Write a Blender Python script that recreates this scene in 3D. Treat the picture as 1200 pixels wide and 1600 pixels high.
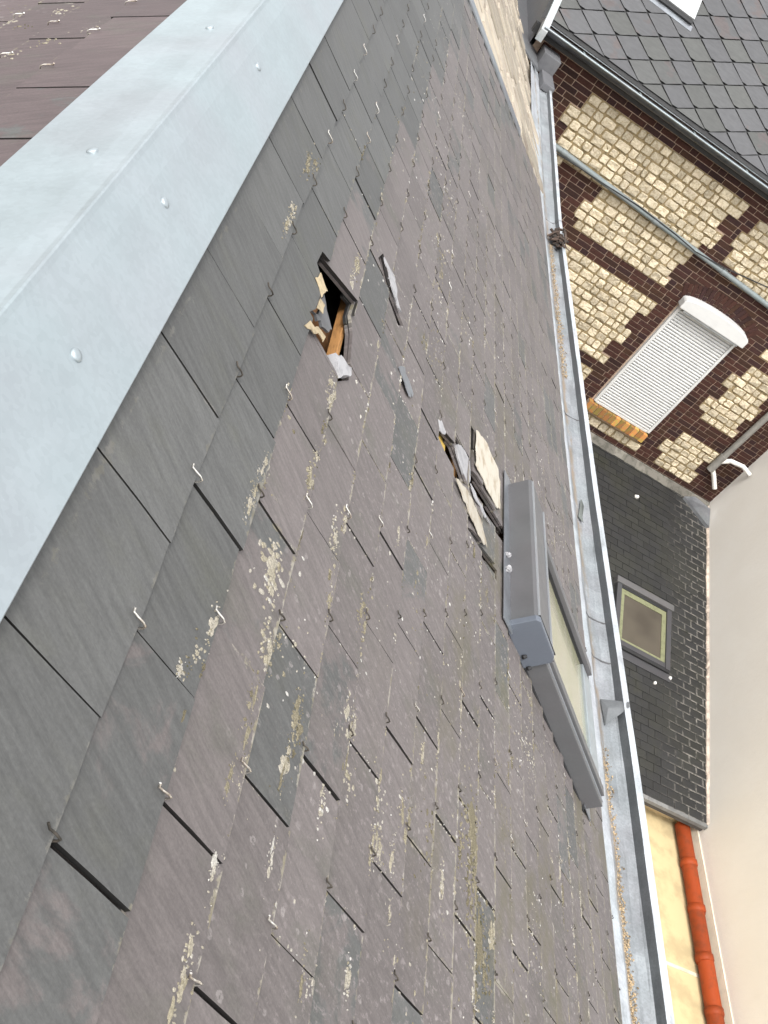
import bpy, bmesh, math, random
from mathutils import Vector, Matrix
for o in list(bpy.data.objects): bpy.data.objects.remove(o)
SC = bpy.context.scene
COL = SC.collection
rnd = random.Random(7)

# ------------------------------------------------------------------ camera
CAM = Vector((0.1270, 0.0, 0.5160))
cd = bpy.data.cameras.new("camera"); cam = bpy.data.objects.new("camera", cd); COL.objects.link(cam)
right = Vector((0.85112663, 0.08796733, 0.51753765))
down = Vector((0.45197462, -0.62425912, -0.63719659))
fwd = Vector((0.26702512, 0.77624887, -0.57108256))
m = Matrix((right, -down, -fwd)).transposed().to_4x4(); m.translation = CAM
cam.matrix_world = m
cd.sensor_fit = 'VERTICAL'; cd.sensor_height = 24.0; cd.lens = 24.0 * 1526.55 / 1600.0
cd.clip_start = 0.02; cd.clip_end = 3000
SC.camera = cam

# ------------------------------------------------------------------ sky, sun, exposure
SUN_DIR = Vector((-0.18, -0.40, 0.85)).normalized()      # towards the sun
sun_el = math.asin(SUN_DIR.z); sun_az = math.atan2(SUN_DIR.x, SUN_DIR.y)
W = bpy.data.worlds.new("World"); SC.world = W; W.use_nodes = True
nt = W.node_tree; bg = nt.nodes["Background"]
sky = nt.nodes.new("ShaderNodeTexSky"); sky.sky_type = 'NISHITA'; sky.sun_disc = False
sky.sun_elevation = sun_el; sky.sun_rotation = sun_az
sky.air_density = 1.0; sky.dust_density = 4.0; sky.ozone_density = 1.0
hs = nt.nodes.new("ShaderNodeHueSaturation"); hs.inputs['Saturation'].default_value = 0.12
nt.links.new(sky.outputs[0], hs.inputs['Color']); nt.links.new(hs.outputs[0], bg.inputs['Color'])
bg.inputs['Strength'].default_value = 0.15
sd = bpy.data.lights.new("sun", 'SUN'); sd.energy = 0.5; sd.angle = math.radians(12); sd.color = (1, 0.97, 0.93)
sun = bpy.data.objects.new("sun", sd); COL.objects.link(sun)
sun.rotation_euler = SUN_DIR.to_track_quat('Z', 'Y').to_euler(); sun.location = (0, 0, 20)
SC.view_settings.view_transform = 'Standard'; SC.view_settings.look = 'None'
SC.view_settings.gamma = 1.0; SC.view_settings.use_curve_mapping = False
SC.view_settings.exposure = 1.55

# ------------------------------------------------------------------ roof frame
AL = math.radians(37.935)
CA, SA = math.cos(AL), math.sin(AL)
def fr(s, y, h=0.0):                 # right-hand slope: s down the slope, h above it
    return Vector((s * CA + h * SA, y, -s * SA + h * CA))
def fl(s, y, h=0.0):                 # left-hand slope
    return Vector((-s * CA - h * SA, y, -s * SA + h * CA))
def pix(P):                          # picture position of a point, only used to rank pieces by size in view
    q = Vector(P) - CAM; z = q.dot(fwd)
    if z <= 0.01: return None
    return (600 + 1526.55 * q.dot(right) / z, 800 + 1526.55 * q.dot(down) / z, z)
def inview(P, mrg=60):
    p = pix(P); return p is not None and -mrg < p[0] < 1200 + mrg and -mrg < p[1] < 1600 + mrg

# ------------------------------------------------------------------ object helpers
WORLD = {}
def empty(name, loc, label, cat, group=None, kind=None):
    o = bpy.data.objects.new(name, None); COL.objects.link(o); o.location = loc
    o.empty_display_size = 0.2
    WORLD[o.name] = Matrix.Translation(loc)
    tag(o, label, cat, group, kind); return o
def tag(o, label=None, cat=None, group=None, kind=None):
    if label: o['label'] = label
    if cat: o['category'] = cat
    if group: o['group'] = group
    if kind: o['kind'] = kind
    return o
def place(name, mesh, parent=None, mw=None, kind=None, label=None):
    o = bpy.data.objects.new(name, mesh); COL.objects.link(o)
    mw = mw or Matrix.Identity(4)
    WORLD[o.name] = mw.copy()
    if parent is not None:
        o.parent = parent; o.matrix_basis = WORLD[parent.name].inverted() @ mw
    else:
        o.matrix_basis = mw
    if kind: o['kind'] = kind
    if label: o['label'] = label
    return o

class MB:
    """Collects polygons with a tint and uv per corner; builds ONE mesh object with its origin at its middle."""
    def __init__(s): s.v = []; s.f = []; s.t = []; s.uv = []; s.sm = []
    def poly(s, pts, tint=(0.5, 0.5, 0.5), uv=None, smooth=False):
        b = len(s.v); s.v += [Vector(p) for p in pts]; s.f.append(list(range(b, b + len(pts))))
        s.t.append(tint); s.uv.append(uv or [(0.5, 0.05)] * len(pts)); s.sm.append(smooth)
    def mesh_faces(s, verts, faces, tint=(0.5, 0.5, 0.5), smooth=False):
        b = len(s.v); s.v += [Vector(p) for p in verts]
        for f in faces:
            s.f.append([b + i for i in f]); s.t.append(tint); s.uv.append([(0.5, 0.05)] * len(f)); s.sm.append(smooth)
    def box(s, o, ax, ay, az, tint=(0.5, 0.5, 0.5)):
        o = Vector(o); ax = Vector(ax); ay = Vector(ay); az = Vector(az)
        if ax.cross(ay).dot(az) < 0: ax, ay = ay, ax
        p = [o, o + ax, o + ax + ay, o + ay, o + az, o + ax + az, o + ax + ay + az, o + ay + az]
        s.mesh_faces(p, [(0, 3, 2, 1), (4, 5, 6, 7), (0, 1, 5, 4), (1, 2, 6, 5), (2, 3, 7, 6), (3, 0, 4, 7)], tint)
    def tube(s, path, r, n=8, tint=(0.5, 0.5, 0.5), caps=True, radii=None):
        path = [Vector(p) for p in path]; rings = []
        up = None
        for i, p in enumerate(path):
            d = (path[min(i + 1, len(path) - 1)] - path[max(i - 1, 0)]).normalized()
            if up is None:
                up = d.orthogonal().normalized()
            up = (up - d * up.dot(d)).normalized(); w = d.cross(up)
            rr = radii[i] if radii else r
            rings.append([p + (up * math.cos(2 * math.pi * k / n) + w * math.sin(2 * math.pi * k / n)) * rr for k in range(n)])
        b = len(s.v); vs = [p for R in rings for p in R]; fs = []
        for i in range(len(path) - 1):
            for k in range(n):
                k2 = (k + 1) % n
                fs.append((i * n + k, i * n + k2, (i + 1) * n + k2, (i + 1) * n + k))
        s.mesh_faces(vs, fs, tint, True)
        if caps:
            s.mesh_faces(rings[0][::-1], [tuple(range(n))], tint); s.mesh_faces(rings[-1], [tuple(range(n))], tint)
    def slab(s, top, down, tint=(0.5, 0.5, 0.5), uv=None, side=None):
        """top: polygon (counter-clockwise seen from outside), down: vector to the underside."""
        top = [Vector(p) for p in top]; n = len(top); d = Vector(down)
        s.poly(top, tint, uv)
        for i in range(n):
            j = (i + 1) % n
            s.poly([top[j], top[i], top[i] + d, top[j] + d], side or tint, [uv[j], uv[i], uv[i], uv[j]] if uv else None)
    def mesh(s, name, mat, origin=None):
        if origin is None:
            lo = Vector((min(v[i] for v in s.v) for i in range(3))); hi = Vector((max(v[i] for v in s.v) for i in range(3)))
            origin = (lo + hi) / 2
        me = bpy.data.meshes.new(name)
        me.from_pydata([tuple(v - origin) for v in s.v], [], s.f)
        ca = me.attributes.new('tint', 'FLOAT_COLOR', 'CORNER'); ul = me.uv_layers.new(name='UVMap')
        cols = []; uvs = []
        for f, t, u in zip(s.f, s.t, s.uv):
            for k in range(len(f)): cols += [t[0], t[1], t[2], 1.0]; uvs += [u[k][0], u[k][1]]
        ca.data.foreach_set('color', cols); ul.data.foreach_set('uv', uvs)
        me.polygons.foreach_set('use_smooth', s.sm)
        me.materials.append(mat); me.update()
        return me, Vector(origin)
    def build(s, name, mat, parent=None, kind=None, label=None, origin=None, weld=False, bevel=0):
        me, o = s.mesh(name, mat, origin)
        if weld or bevel:
            bm = bmesh.new(); bm.from_mesh(me); bmesh.ops.remove_doubles(bm, verts=bm.verts, dist=1e-5)
            if bevel:
                es = [e for e in bm.edges if len(e.link_faces) == 2 and e.calc_face_angle(0) > 0.5]
                bmesh.ops.bevel(bm, geom=es, offset=bevel, segments=2, affect='EDGES', profile=0.6, clamp_overlap=True)
            bm.to_mesh(me); bm.free()
        return place(name, me, parent, Matrix.Translation(o), kind, label)

# ------------------------------------------------------------------ polygon helpers
def hull(P):
    P = sorted(set(P)); lo = []; up = []
    cr = lambda o, a, b: (a[0] - o[0]) * (b[1] - o[1]) - (a[1] - o[1]) * (b[0] - o[0])
    for p in P:
        while len(lo) > 1 and cr(lo[-2], lo[-1], p) <= 0: lo.pop()
        lo.append(p)
    for p in reversed(P):
        while len(up) > 1 and cr(up[-2], up[-1], p) <= 0: up.pop()
        up.append(p)
    return lo[:-1] + up[:-1]
def cut(poly, a, b, c):                # keep a*x+b*y<=c
    out = []
    for i in range(len(poly)):
        p, q = poly[i], poly[(i + 1) % len(poly)]
        dp, dq = a * p[0] + b * p[1] - c, a * q[0] + b * q[1] - c
        if dp <= 0: out.append(p)
        if (dp < 0 < dq) or (dq < 0 < dp):
            t = dp / (dp - dq); out.append((p[0] + (q[0] - p[0]) * t, p[1] + (q[1] - p[1]) * t))
    return out if len(out) > 2 else []
def area(p): return 0.5 * sum(p[i][0] * p[(i + 1) % len(p)][1] - p[(i + 1) % len(p)][0] * p[i][1] for i in range(len(p)))
def subtract(polys, hole):             # hole convex, counter-clockwise
    res = []
    for P in polys:
        rest = P
        for i in range(len(hole)):
            p, q = hole[i], hole[(i + 1) % len(hole)]
            a, b = (q[1] - p[1]), -(q[0] - p[0]); c = a * p[0] + b * p[1]     # inside: a*x+b*y<=c
            o = cut(rest, -a, -b, -c)
            if o and abs(area(o)) > 2e-7: res.append(o)
            rest = cut(rest, a, b, c)
            if not rest: break
    return res

# ------------------------------------------------------------------ materials
def newmat(name):
    mt = bpy.data.materials.new(name); mt.use_nodes = True
    n = mt.node_tree.nodes; b = n['Principled BSDF']; return mt, mt.node_tree, b
class NT:
    def __init__(s, tree): s.t = tree; s.n = tree.nodes; s.l = tree.links
    def node(s, typ, ins=None, **kw):
        n = s.n.new(typ)
        for k, v in kw.items(): setattr(n, k, v)
        for k, v in (ins or {}).items():
            if hasattr(v, 'is_output') or isinstance(v, bpy.types.NodeSocket): s.l.new(v, n.inputs[k])
            else: n.inputs[k].default_value = v
        return n
    def pos(s): return s.node('ShaderNodeNewGeometry').outputs['Position']
    def noise(s, vec, scale, detail=3, rough=0.55, dist=0.0):
        return s.node('ShaderNodeTexNoise', {'Vector': vec, 'Scale': scale, 'Detail': detail, 'Roughness': rough, 'Distortion': dist}).outputs['Fac']
    def voro(s, vec, scale, rnd_=1.0):
        return s.node('ShaderNodeTexVoronoi', {'Vector': vec, 'Scale': scale, 'Randomness': rnd_})
    def math(s, op, a, b=0.0, clamp=False):
        n = s.n.new('ShaderNodeMath'); n.operation = op; n.use_clamp = clamp
        for i, v in enumerate((a, b)):
            if isinstance(v, bpy.types.NodeSocket): s.l.new(v, n.inputs[i])
            else: n.inputs[i].default_value = v
        return n.outputs[0]
    def ramp(s, fac, a, b, lo=0.0, hi=1.0):
        n = s.node('ShaderNodeMapRange', {'Value': fac, 'From Min': a, 'From Max': b, 'To Min': lo, 'To Max': hi}); n.clamp = True
        n.interpolation_type = 'SMOOTHSTEP' if lo < hi else 'LINEAR'
        return n.outputs[0]
    def mix(s, fac, a, b, typ='MIX'):
        n = s.n.new('ShaderNodeMix'); n.data_type = 'RGBA'; n.blend_type = typ; n.clamp_factor = True
        for idx, v in ((0, fac), (6, a), (7, b)):
            if isinstance(v, bpy.types.NodeSocket): s.l.new(v, n.inputs[idx])
            elif idx == 0: n.inputs[0].default_value = v
            else: n.inputs[idx].default_value = (v[0], v[1], v[2], 1)
        return n.outputs[2]
    def scale(s, col, k):
        k = k if isinstance(k, bpy.types.NodeSocket) else k
        n = s.n.new('ShaderNodeVectorMath'); n.operation = 'SCALE'
        s.l.new(col, n.inputs[0])
        if isinstance(k, bpy.types.NodeSocket): s.l.new(k, n.inputs['Scale'])
        else: n.inputs['Scale'].default_value = k
        return n.outputs[0]
    def vscale(s, vec, sx, sy, sz):
        n = s.n.new('ShaderNodeVectorMath'); n.operation = 'MULTIPLY'
        s.l.new(vec, n.inputs[0]); n.inputs[1].default_value = (sx, sy, sz); return n.outputs[0]
    def dot(s, vec, d):
        n = s.n.new('ShaderNodeVectorMath'); n.operation = 'DOT_PRODUCT'
        s.l.new(vec, n.inputs[0]); n.inputs[1].default_value = d; return n.outputs['Value']
    def comb(s, x, y, z=0.0):
        return s.node('ShaderNodeCombineXYZ', {'X': x, 'Y': y, 'Z': z}).outputs[0]
    def attr(s, name='tint'):
        a = s.node('ShaderNodeAttribute', attribute_name=name)
        sp = s.node('ShaderNodeSeparateColor', {'Color': a.outputs['Color']}); return sp.outputs
    def bump(s, h, strength=0.3, dist=0.002):
        return s.node('ShaderNodeBump', {'Height': h, 'Strength': strength, 'Distance': dist}).outputs['Normal']
    def objrand(s): return s.node('ShaderNodeObjectInfo').outputs['Random']

def simple(name, col, rough=0.7, metal=0.0, var=0.12, scale=8.0, bump=0.0, bscale=60.0, col2=None, thr=(0.45, 0.65), spec=0.5, stretch=None):
    mt, t, b = newmat(name); N = NT(t); p = N.pos()
    if stretch: p = N.vscale(p, *stretch)
    n = N.noise(p, scale, 5, 0.6)
    c2 = col2 or tuple(x * (1 - var * 2) for x in col)
    c = N.mix(N.ramp(n, *thr), col, c2)
    a = N.attr(); k = N.ramp(a[0], 0, 1, 1 - var, 1 + var)
    t.links.new(N.scale(c, k), b.inputs['Base Color'])
    b.inputs['Roughness'].default_value = rough; b.inputs['Metallic'].default_value = metal
    b.inputs['Specular IOR Level'].default_value = spec
    if bump:
        t.links.new(N.bump(N.noise(p, bscale, 4, 0.6), bump, 0.003), b.inputs['Normal'])
    return mt

def slate_mat(name, sdir, grey, mauve, lich=1.0, s0=0.273, g=0.11118):
    """Slate; tint r: value per slate, g: how mauve, b: random.  uv: across / metres above the slate's tail."""
    mt, t, b = newmat(name); N = NT(t); p = N.pos()
    s = N.dot(p, sdir); sep = N.node('ShaderNodeSeparateXYZ', {'Vector': p}); y = sep.outputs['Y']
    q = N.comb(s, y, 0.0)
    a = N.attr()
    uv = N.node('ShaderNodeUVMap', uv_map='UVMap').outputs[0]
    us = N.node('ShaderNodeSeparateXYZ', {'Vector': uv})
    # two slate colours that also mingle inside one slate
    patch = N.noise(N.comb(s, y, 0.4), 8.0, 6, 0.68, 0.5)
    mv = N.ramp(N.math('ADD', a[1], N.math('MULTIPLY', N.math('SUBTRACT', patch, 0.5), 1.15)), 0.44, 0.56)
    c = N.mix(mv, grey, mauve)
    # greenish bloom, cleavage streaks, value per slate
    bloom = N.noise(N.comb(N.math('MULTIPLY', s, 0.6), y, 3.1), 11.0, 4, 0.65)
    c = N.mix(N.ramp(bloom, 0.50, 0.75, 0, 0.5), c, (0.080, 0.080, 0.064))
    streak = N.noise(N.comb(N.math('MULTIPLY', s, 14.0), N.math('MULTIPLY', N.math('ADD', y, N.math('MULTIPLY', s, 0.35)), 90.0), 0.0), 1.0, 4, 0.7)
    fine = N.noise(q, 240.0, 3, 0.7)
    k = N.math('MULTIPLY', N.ramp(a[0], 0, 1, 0.90, 1.09), N.ramp(streak, 0.25, 0.75, 0.80, 1.18))
    k = N.math('MULTIPLY', k, N.ramp(fine, 0.2, 0.8, 0.86, 1.14))
    c = N.scale(c, k)
    # dirt and lichen gather just below the tail above and along the own tail
    v = us.outputs['Y']; u = us.outputs['X']
    eu = N.math('MINIMUM', u, N.math('SUBTRACT', 1.0, u))                          # 0 at the side edges
    near_up = N.ramp(N.math('ABSOLUTE', N.math('SUBTRACT', v, g)), 0.0, 0.016, 1.0, 0.0)
    near_dn = N.ramp(v, 0.0, 0.010, 1.0, 0.0)
    edge = N.math('MAXIMUM', N.math('MAXIMUM', near_up, near_dn), N.ramp(eu, 0.0, 0.05, 0.8, 0.0))
    zone = N.noise(N.comb(s, y, 7.7), 3.3, 3, 0.6)                                 # where the roof is dirtier at all
    zone = N.math('ADD', zone, N.math('MULTIPLY', N.ramp(s, 0.25, 1.3), 0.22))
    crust = N.noise(N.comb(s, y, 1.3), 60.0, 5, 0.75)
    m1 = N.ramp(N.math('ADD', N.math('ADD', N.math('MULTIPLY', edge, 0.24), N.math('MULTIPLY', zone, 0.55)), N.math('MULTIPLY', N.math('ADD', crust, N.math('MULTIPLY', N.noise(N.comb(s, y, 2.2), 21.0, 3, .6), .6)), 0.72)), 1.10, 1.19)
    m1 = N.math('MULTIPLY', m1, N.ramp(s, 0.28, 0.50, 0.25, 1.0))
    lc = N.mix(N.ramp(N.noise(N.comb(s, y, 5.0), 38.0, 3), 0.4, 0.6), (0.27, 0.25, 0.21), (0.17, 0.15, 0.095))
    c = N.mix(N.math('MULTIPLY', m1, 0.78 * lich), c, lc)
    # small pale rosettes
    vo = N.voro(N.comb(s, y, 0.0), 55.0); rs = N.node('ShaderNodeSeparateColor', {'Color': vo.outputs['Color']})
    rad = N.ramp(rs.outputs[0], 0.50, 1.0, 0.0, 0.36)
    spot = N.ramp(N.math('SUBTRACT', N.math('SUBTRACT', rad, vo.outputs['Distance']), N.math('MULTIPLY', N.math('SUBTRACT', crust, 0.5), 0.7)), 0.0, 0.10)
    spot = N.math('MULTIPLY', N.math('MULTIPLY', spot, N.ramp(zone, 0.46, 0.64)), N.math('MULTIPLY', N.ramp(s, 0.36, 0.62), N.ramp(N.noise(q, 150.0, 3, .8), .38, .56)))
    c = N.mix(N.math('MULTIPLY', spot, 0.6 * lich), c, (0.27, 0.245, 0.235))
    # fine pale bloom of young lichen
    bl = N.math('MULTIPLY', N.ramp(N.noise(N.comb(N.math('MULTIPLY', s, .8), y, 4.4), 85.0, 5, .75), .53, .66), N.math('MULTIPLY', N.ramp(s, .42, .8), N.ramp(zone, .40, .62, .25, 1.0)))
    c = N.mix(N.math('MULTIPLY', bl, 0.58 * lich), c, (0.235, 0.205, 0.20))
    # olive algae lower down
    alg = N.math('MULTIPLY', N.ramp(N.noise(N.comb(N.math('MULTIPLY', s, 1.0), N.math('MULTIPLY', y, 0.55), 9.0), 4.3, 4, 0.7), 0.50, 0.66), N.math('MULTIPLY', N.ramp(s, 0.6, 1.4), N.ramp(y, 2.0, 4.0, 1.0, 0.25)))
    c = N.mix(N.math('MULTIPLY', alg, 0.6 * lich), c, (0.092, 0.083, 0.050))
    # shade of the joints painted in black: on the slate edges and on the strip of slate under a joint
    floor_shade = N.math('MULTIPLY', N.ramp(N.math('ABSOLUTE', N.math('SUBTRACT', u, 0.5)), 0.020, 0.032, 1.0, 0.0), N.math('MULTIPLY', N.ramp(v, g + .001, g + .004), N.ramp(s, s0 - .002, s0 + .002)))
    joint_shade = N.math('MAXIMUM', floor_shade, N.ramp(a[2], 0.01, 0.05, 1.0, 0.0))
    c = N.mix(N.math('MULTIPLY', joint_shade, 0.90), c, (0.006, 0.0055, 0.005))
    t.links.new(c, b.inputs['Base Color'])
    b.inputs['Roughness'].default_value = 0.62; b.inputs['Specular IOR Level'].default_value = 0.35
    h = N.math('ADD', N.math('ADD', N.math('MULTIPLY', streak, 0.6), N.math('MULTIPLY', fine, 0.25)), N.math('MULTIPLY', m1, 0.8))
    t.links.new(N.bump(h, 0.45, 0.0016), b.inputs['Normal'])
    return mt

GREY = (0.079, 0.079, 0.076); MAUVE = (0.112, 0.098, 0.094)
M = {}
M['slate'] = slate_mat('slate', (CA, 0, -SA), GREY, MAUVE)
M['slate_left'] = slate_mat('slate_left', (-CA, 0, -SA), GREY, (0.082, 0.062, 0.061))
M['lean_slate'] = None

def metal_mat(name, col, rough, metal, mott=0.10, scratch=0.3, sdir=None, tintk=0.0, rust=None):
    mt, t, b = newmat(name); N = NT(t); p = N.pos()
    n1 = N.noise(p, 9.0, 5, 0.65); n2 = N.noise(p, 130.0, 3, 0.6)
    vo = N.voro(p, 160.0); vs = N.node('ShaderNodeSeparateColor', {'Color': vo.outputs['Color']})
    k = N.math('MULTIPLY', N.ramp(n1, 0.25, 0.75, 1 - mott, 1 + mott), N.ramp(vs.outputs[0], 0, 1, 1 - mott * 0.5, 1 + mott * 0.5))
    c = N.scale(N.mix(N.ramp(N.noise(p, 3.0, 3), 0.35, 0.65), col, (col[0] * 1.02, col[1] * 0.97, col[2] * 0.98)), k)
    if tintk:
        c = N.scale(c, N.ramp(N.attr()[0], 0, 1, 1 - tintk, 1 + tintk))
    st = N.noise(N.vscale(p, 6, 60, 60), 4.0, 3, 0.8)
    c = N.mix(N.ramp(st, 0.66, 0.78, 0, scratch), c, tuple(min(1, x * 1.35) for x in col))
    if rust:      # silt and rust run along the bottom of the trough
        sx = N.node('ShaderNodeSeparateXYZ', {'Vector': p})
        band = N.ramp(N.math('ABSOLUTE', N.math('SUBTRACT', N.math('ADD', sx.outputs['X'], N.math('MULTIPLY', N.noise(N.vscale(p, 0, 3, 0), 1.5, 3), .03)), rust + .008)), .004, .022, 1.0, 0.0)
        band = N.math('MULTIPLY', band, N.ramp(N.noise(N.vscale(p, 30, 7, 30), 1.0, 4, .7), .36, .6))
        c = N.mix(N.math('MULTIPLY', band, .8), c, (.235, .17, .105))
        c = N.mix(N.ramp(N.noise(N.vscale(p, 9, 2.5, 9), 1.4, 5, .7), .52, .72, 0, .5), c, (.15, .155, .15))
    t.links.new(c, b.inputs['Base Color'])
    b.inputs['Metallic'].default_value = metal
    t.links.new(N.ramp(n1, 0.2, 0.8, rough - 0.08, rough + 0.1), b.inputs['Roughness'])
    t.links.new(N.bump(N.math('ADD', n2, N.math('MULTIPLY', n1, 2.0)), 0.08, 0.002), b.inputs['Normal'])
    return mt
M['zinc'] = metal_mat('zinc', (0.345, 0.395, 0.408), 0.42, 0.65, 0.06, 0.5)
M['gutter'] = metal_mat('shaded_weathered_gutter_zinc', (0.265, 0.285, 0.295), 0.5, 0.35, 0.16, 0.3, tintk=0.62, rust=2.188)
M['zinc_dull'] = metal_mat('zinc_dull', (0.30, 0.325, 0.345), 0.36, 0.8, 0.12)
M['steel'] = simple('hook_steel', (0.85, 0.82, 0.76), 0.25, 0.9, 0.1, 30, col2=(.50, .42, .34))
M['clad'] = metal_mat('grey_cladding', (0.098, 0.099, 0.101), 0.42, 0.15, 0.04, 0.05)
M['clad_light'] = metal_mat('light_cladding', (0.24, 0.255, 0.265), 0.4, 0.2, 0.04, 0.05)
M['rubber'] = simple('black_rubber', (0.015, 0.015, 0.016), 0.7)
M['wood_brown'] = simple('old_rafter_wood', (0.13, 0.058, 0.02), 0.75, 0, 0.2, 30, 0.3, 80, stretch=(1, 6, 1))
M['wood_orange'] = simple('batten_wood', (0.36, 0.18, 0.06), 0.7, 0, 0.15, 40, 0.3, 90, stretch=(6, 1, 6))
M['wood_yellow'] = simple('fresh_wood', (0.55, 0.37, 0.08), 0.65, 0, 0.15, 50, 0.2, 90, stretch=(6, 1, 6))
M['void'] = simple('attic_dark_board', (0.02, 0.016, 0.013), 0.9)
M['pale_slate'] = simple('pale_split_slate', (0.40, 0.365, 0.30), 0.7, 0, 0.12, 26, 0.5, 70, col2=(0.27, 0.22, 0.155), thr=(0.46, 0.72), stretch=(1.4, 0.7, 1.4))
M['white_slate'] = simple('white_split_slate', (0.27, 0.265, 0.27), 0.7, 0, 0.2, 40, 0.4, 70, col2=(.16, .15, .15)) if False else simple('white_split_slate', (0.30, 0.295, 0.30), 0.7, 0, 0.12, 40, 0.4, 70)
M['cream_edge'] = simple('broken_slate_edge', (0.40, 0.32, 0.20), 0.8, 0, 0.15, 60, 0.5, 90)
M['grey_shard'] = simple('grey_slate_shard', (0.11, 0.11, 0.113), 0.6, 0, 0.1, 30, 0.2, 90)

# ================================================================== THE FOREGROUND HOUSE
house = empty('slate_roof_house', (0, 2.5, -10), 'foreground house whose mauve and grey slate roof has two broken holes and a zinc ridge', 'house')
G = 0.11118; S0 = 0.273; SLW = 0.22; DEL = 0.078; TH = 0.0060; HT = 0.005
Y0R, Y0L = 0.3827, 0.197
HIP = lambda s: 5.52 + 0.81 * s
def top_h(s):
    st = S0 + G * math.ceil((s - S0) / G - 1e-6)
    return HT - DEL * (st - s)

HOLES = [hull(h) for h in [
    [(.363,1.535),(.367,1.583),(.395,1.592),(.445,1.594),(.489,1.648),(.487,1.603),(.460,1.465),(.399,1.505)],
    [(.383,1.398),(.404,1.452),(.460,1.585),(.486,1.603),(.508,1.56),(.517,1.498),(.526,1.444),(.497,1.396),(.46,1.40),(.421,1.396)],
    [(.543,1.949),(.556,1.998),(.605,1.938),(.588,1.915)],
    [(.600,1.918),(.615,1.945),(.692,1.918),(.671,1.885)],
    [(.950,1.862),(.984,1.919),(1.058,1.958),(1.150,1.916),(1.075,1.858),(1.003,1.856)],
    [(1.053,2.015),(1.152,2.042),(1.150,2.026),(1.057,1.985)],
    [(1.183,2.032),(1.236,2.062),(1.250,1.985),(1.182,1.960)],
    [(1.236,2.062),(1.44,2.105),(1.50,2.125),(1.50,2.07),(1.416,2.045),(1.250,1.985)],
    [(1.178,2.220),(1.200,2.225),(1.200,2.035),(1.174,2.01)],
    [(1.182,1.792),(1.222,1.822),(1.411,1.888),(1.408,1.850),(1.305,1.814)],
]]
def widen(h, k):
    cx = sum(p[0] for p in h) / len(h); cy = sum(p[1] for p in h) / len(h); return [(cx + (p[0] - cx) * k, cy + (p[1] - cy) * k) for p in h]
HOLES = [widen(h, 1.14 if n < 2 else 1.06) for n, h in enumerate(HOLES)]
WIN = [(1.49, 1.772), (2.345, 1.772), (2.345, 2.365), (1.49, 2.365)]      # opening kept free of slates (window + apron)
def slate_outline(cy, st, r, rot, wid, length):
    gap = r.choice((0.0024, 0.0034, 0.0040, 0.0046, 0.0050))
    hw = wid / 2 - gap / 2
    j = lambda a: r.uniform(-a, a) + (r.uniform(-a, 0) if r.random() < .15 else 0)
    pts = []
    sk = j(0.0015)
    for k in range(5): pts.append((st + j(0.0010) - (0.002 if k in (0, 4) and r.random() < 0.4 else 0), cy - hw + 2 * hw * k / 4 + (j(0.002) if 0 < k < 4 else j(0.0006))))
    pts.append((st - G * 0.5, cy + hw + j(0.0008))); pts.append((st - G * 1.05, cy + hw + j(0.0008))); pts.append((st - length, cy + hw))
    pts.append((st - length, cy - hw)); pts.append((st - G * 1.05, cy - hw + j(0.0008))); pts.append((st - G * 0.5, cy - hw + j(0.0008)))
    c, s_ = math.cos(rot), math.sin(rot)
    return [(st + (p[0] - st) * c - (p[1] - cy) * s_, cy + (p[0] - st) * s_ + (p[1] - cy) * c) for p in pts]
def add_slate(mb, F, polys, st, cy, tint, flip, dh=0.0, tilt=0.0):
    whole = sum(abs(area(P)) for P in polys) > .22 * .245 * .88
    for P in polys:
        if area(P) < 0: P = P[::-1]
        top = [F(s, y, HT + dh - DEL * (st - s) + tilt * (y - cy)) for s, y in P]
        uv = [((y - cy) / SLW + 0.5, st - s) for s, y in P]
        if flip: top = top[::-1]; uv = uv[::-1]
        nrm = F(0, 0, 1) - F(0, 0, 0)
        mb.slab(top, -nrm * TH, tint, uv, (tint[0], tint[1], 0.0) if whole else (0.2, tint[1], tint[2]))  # zero in the last tint channel paints whole slates' edges as joint shade

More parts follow.
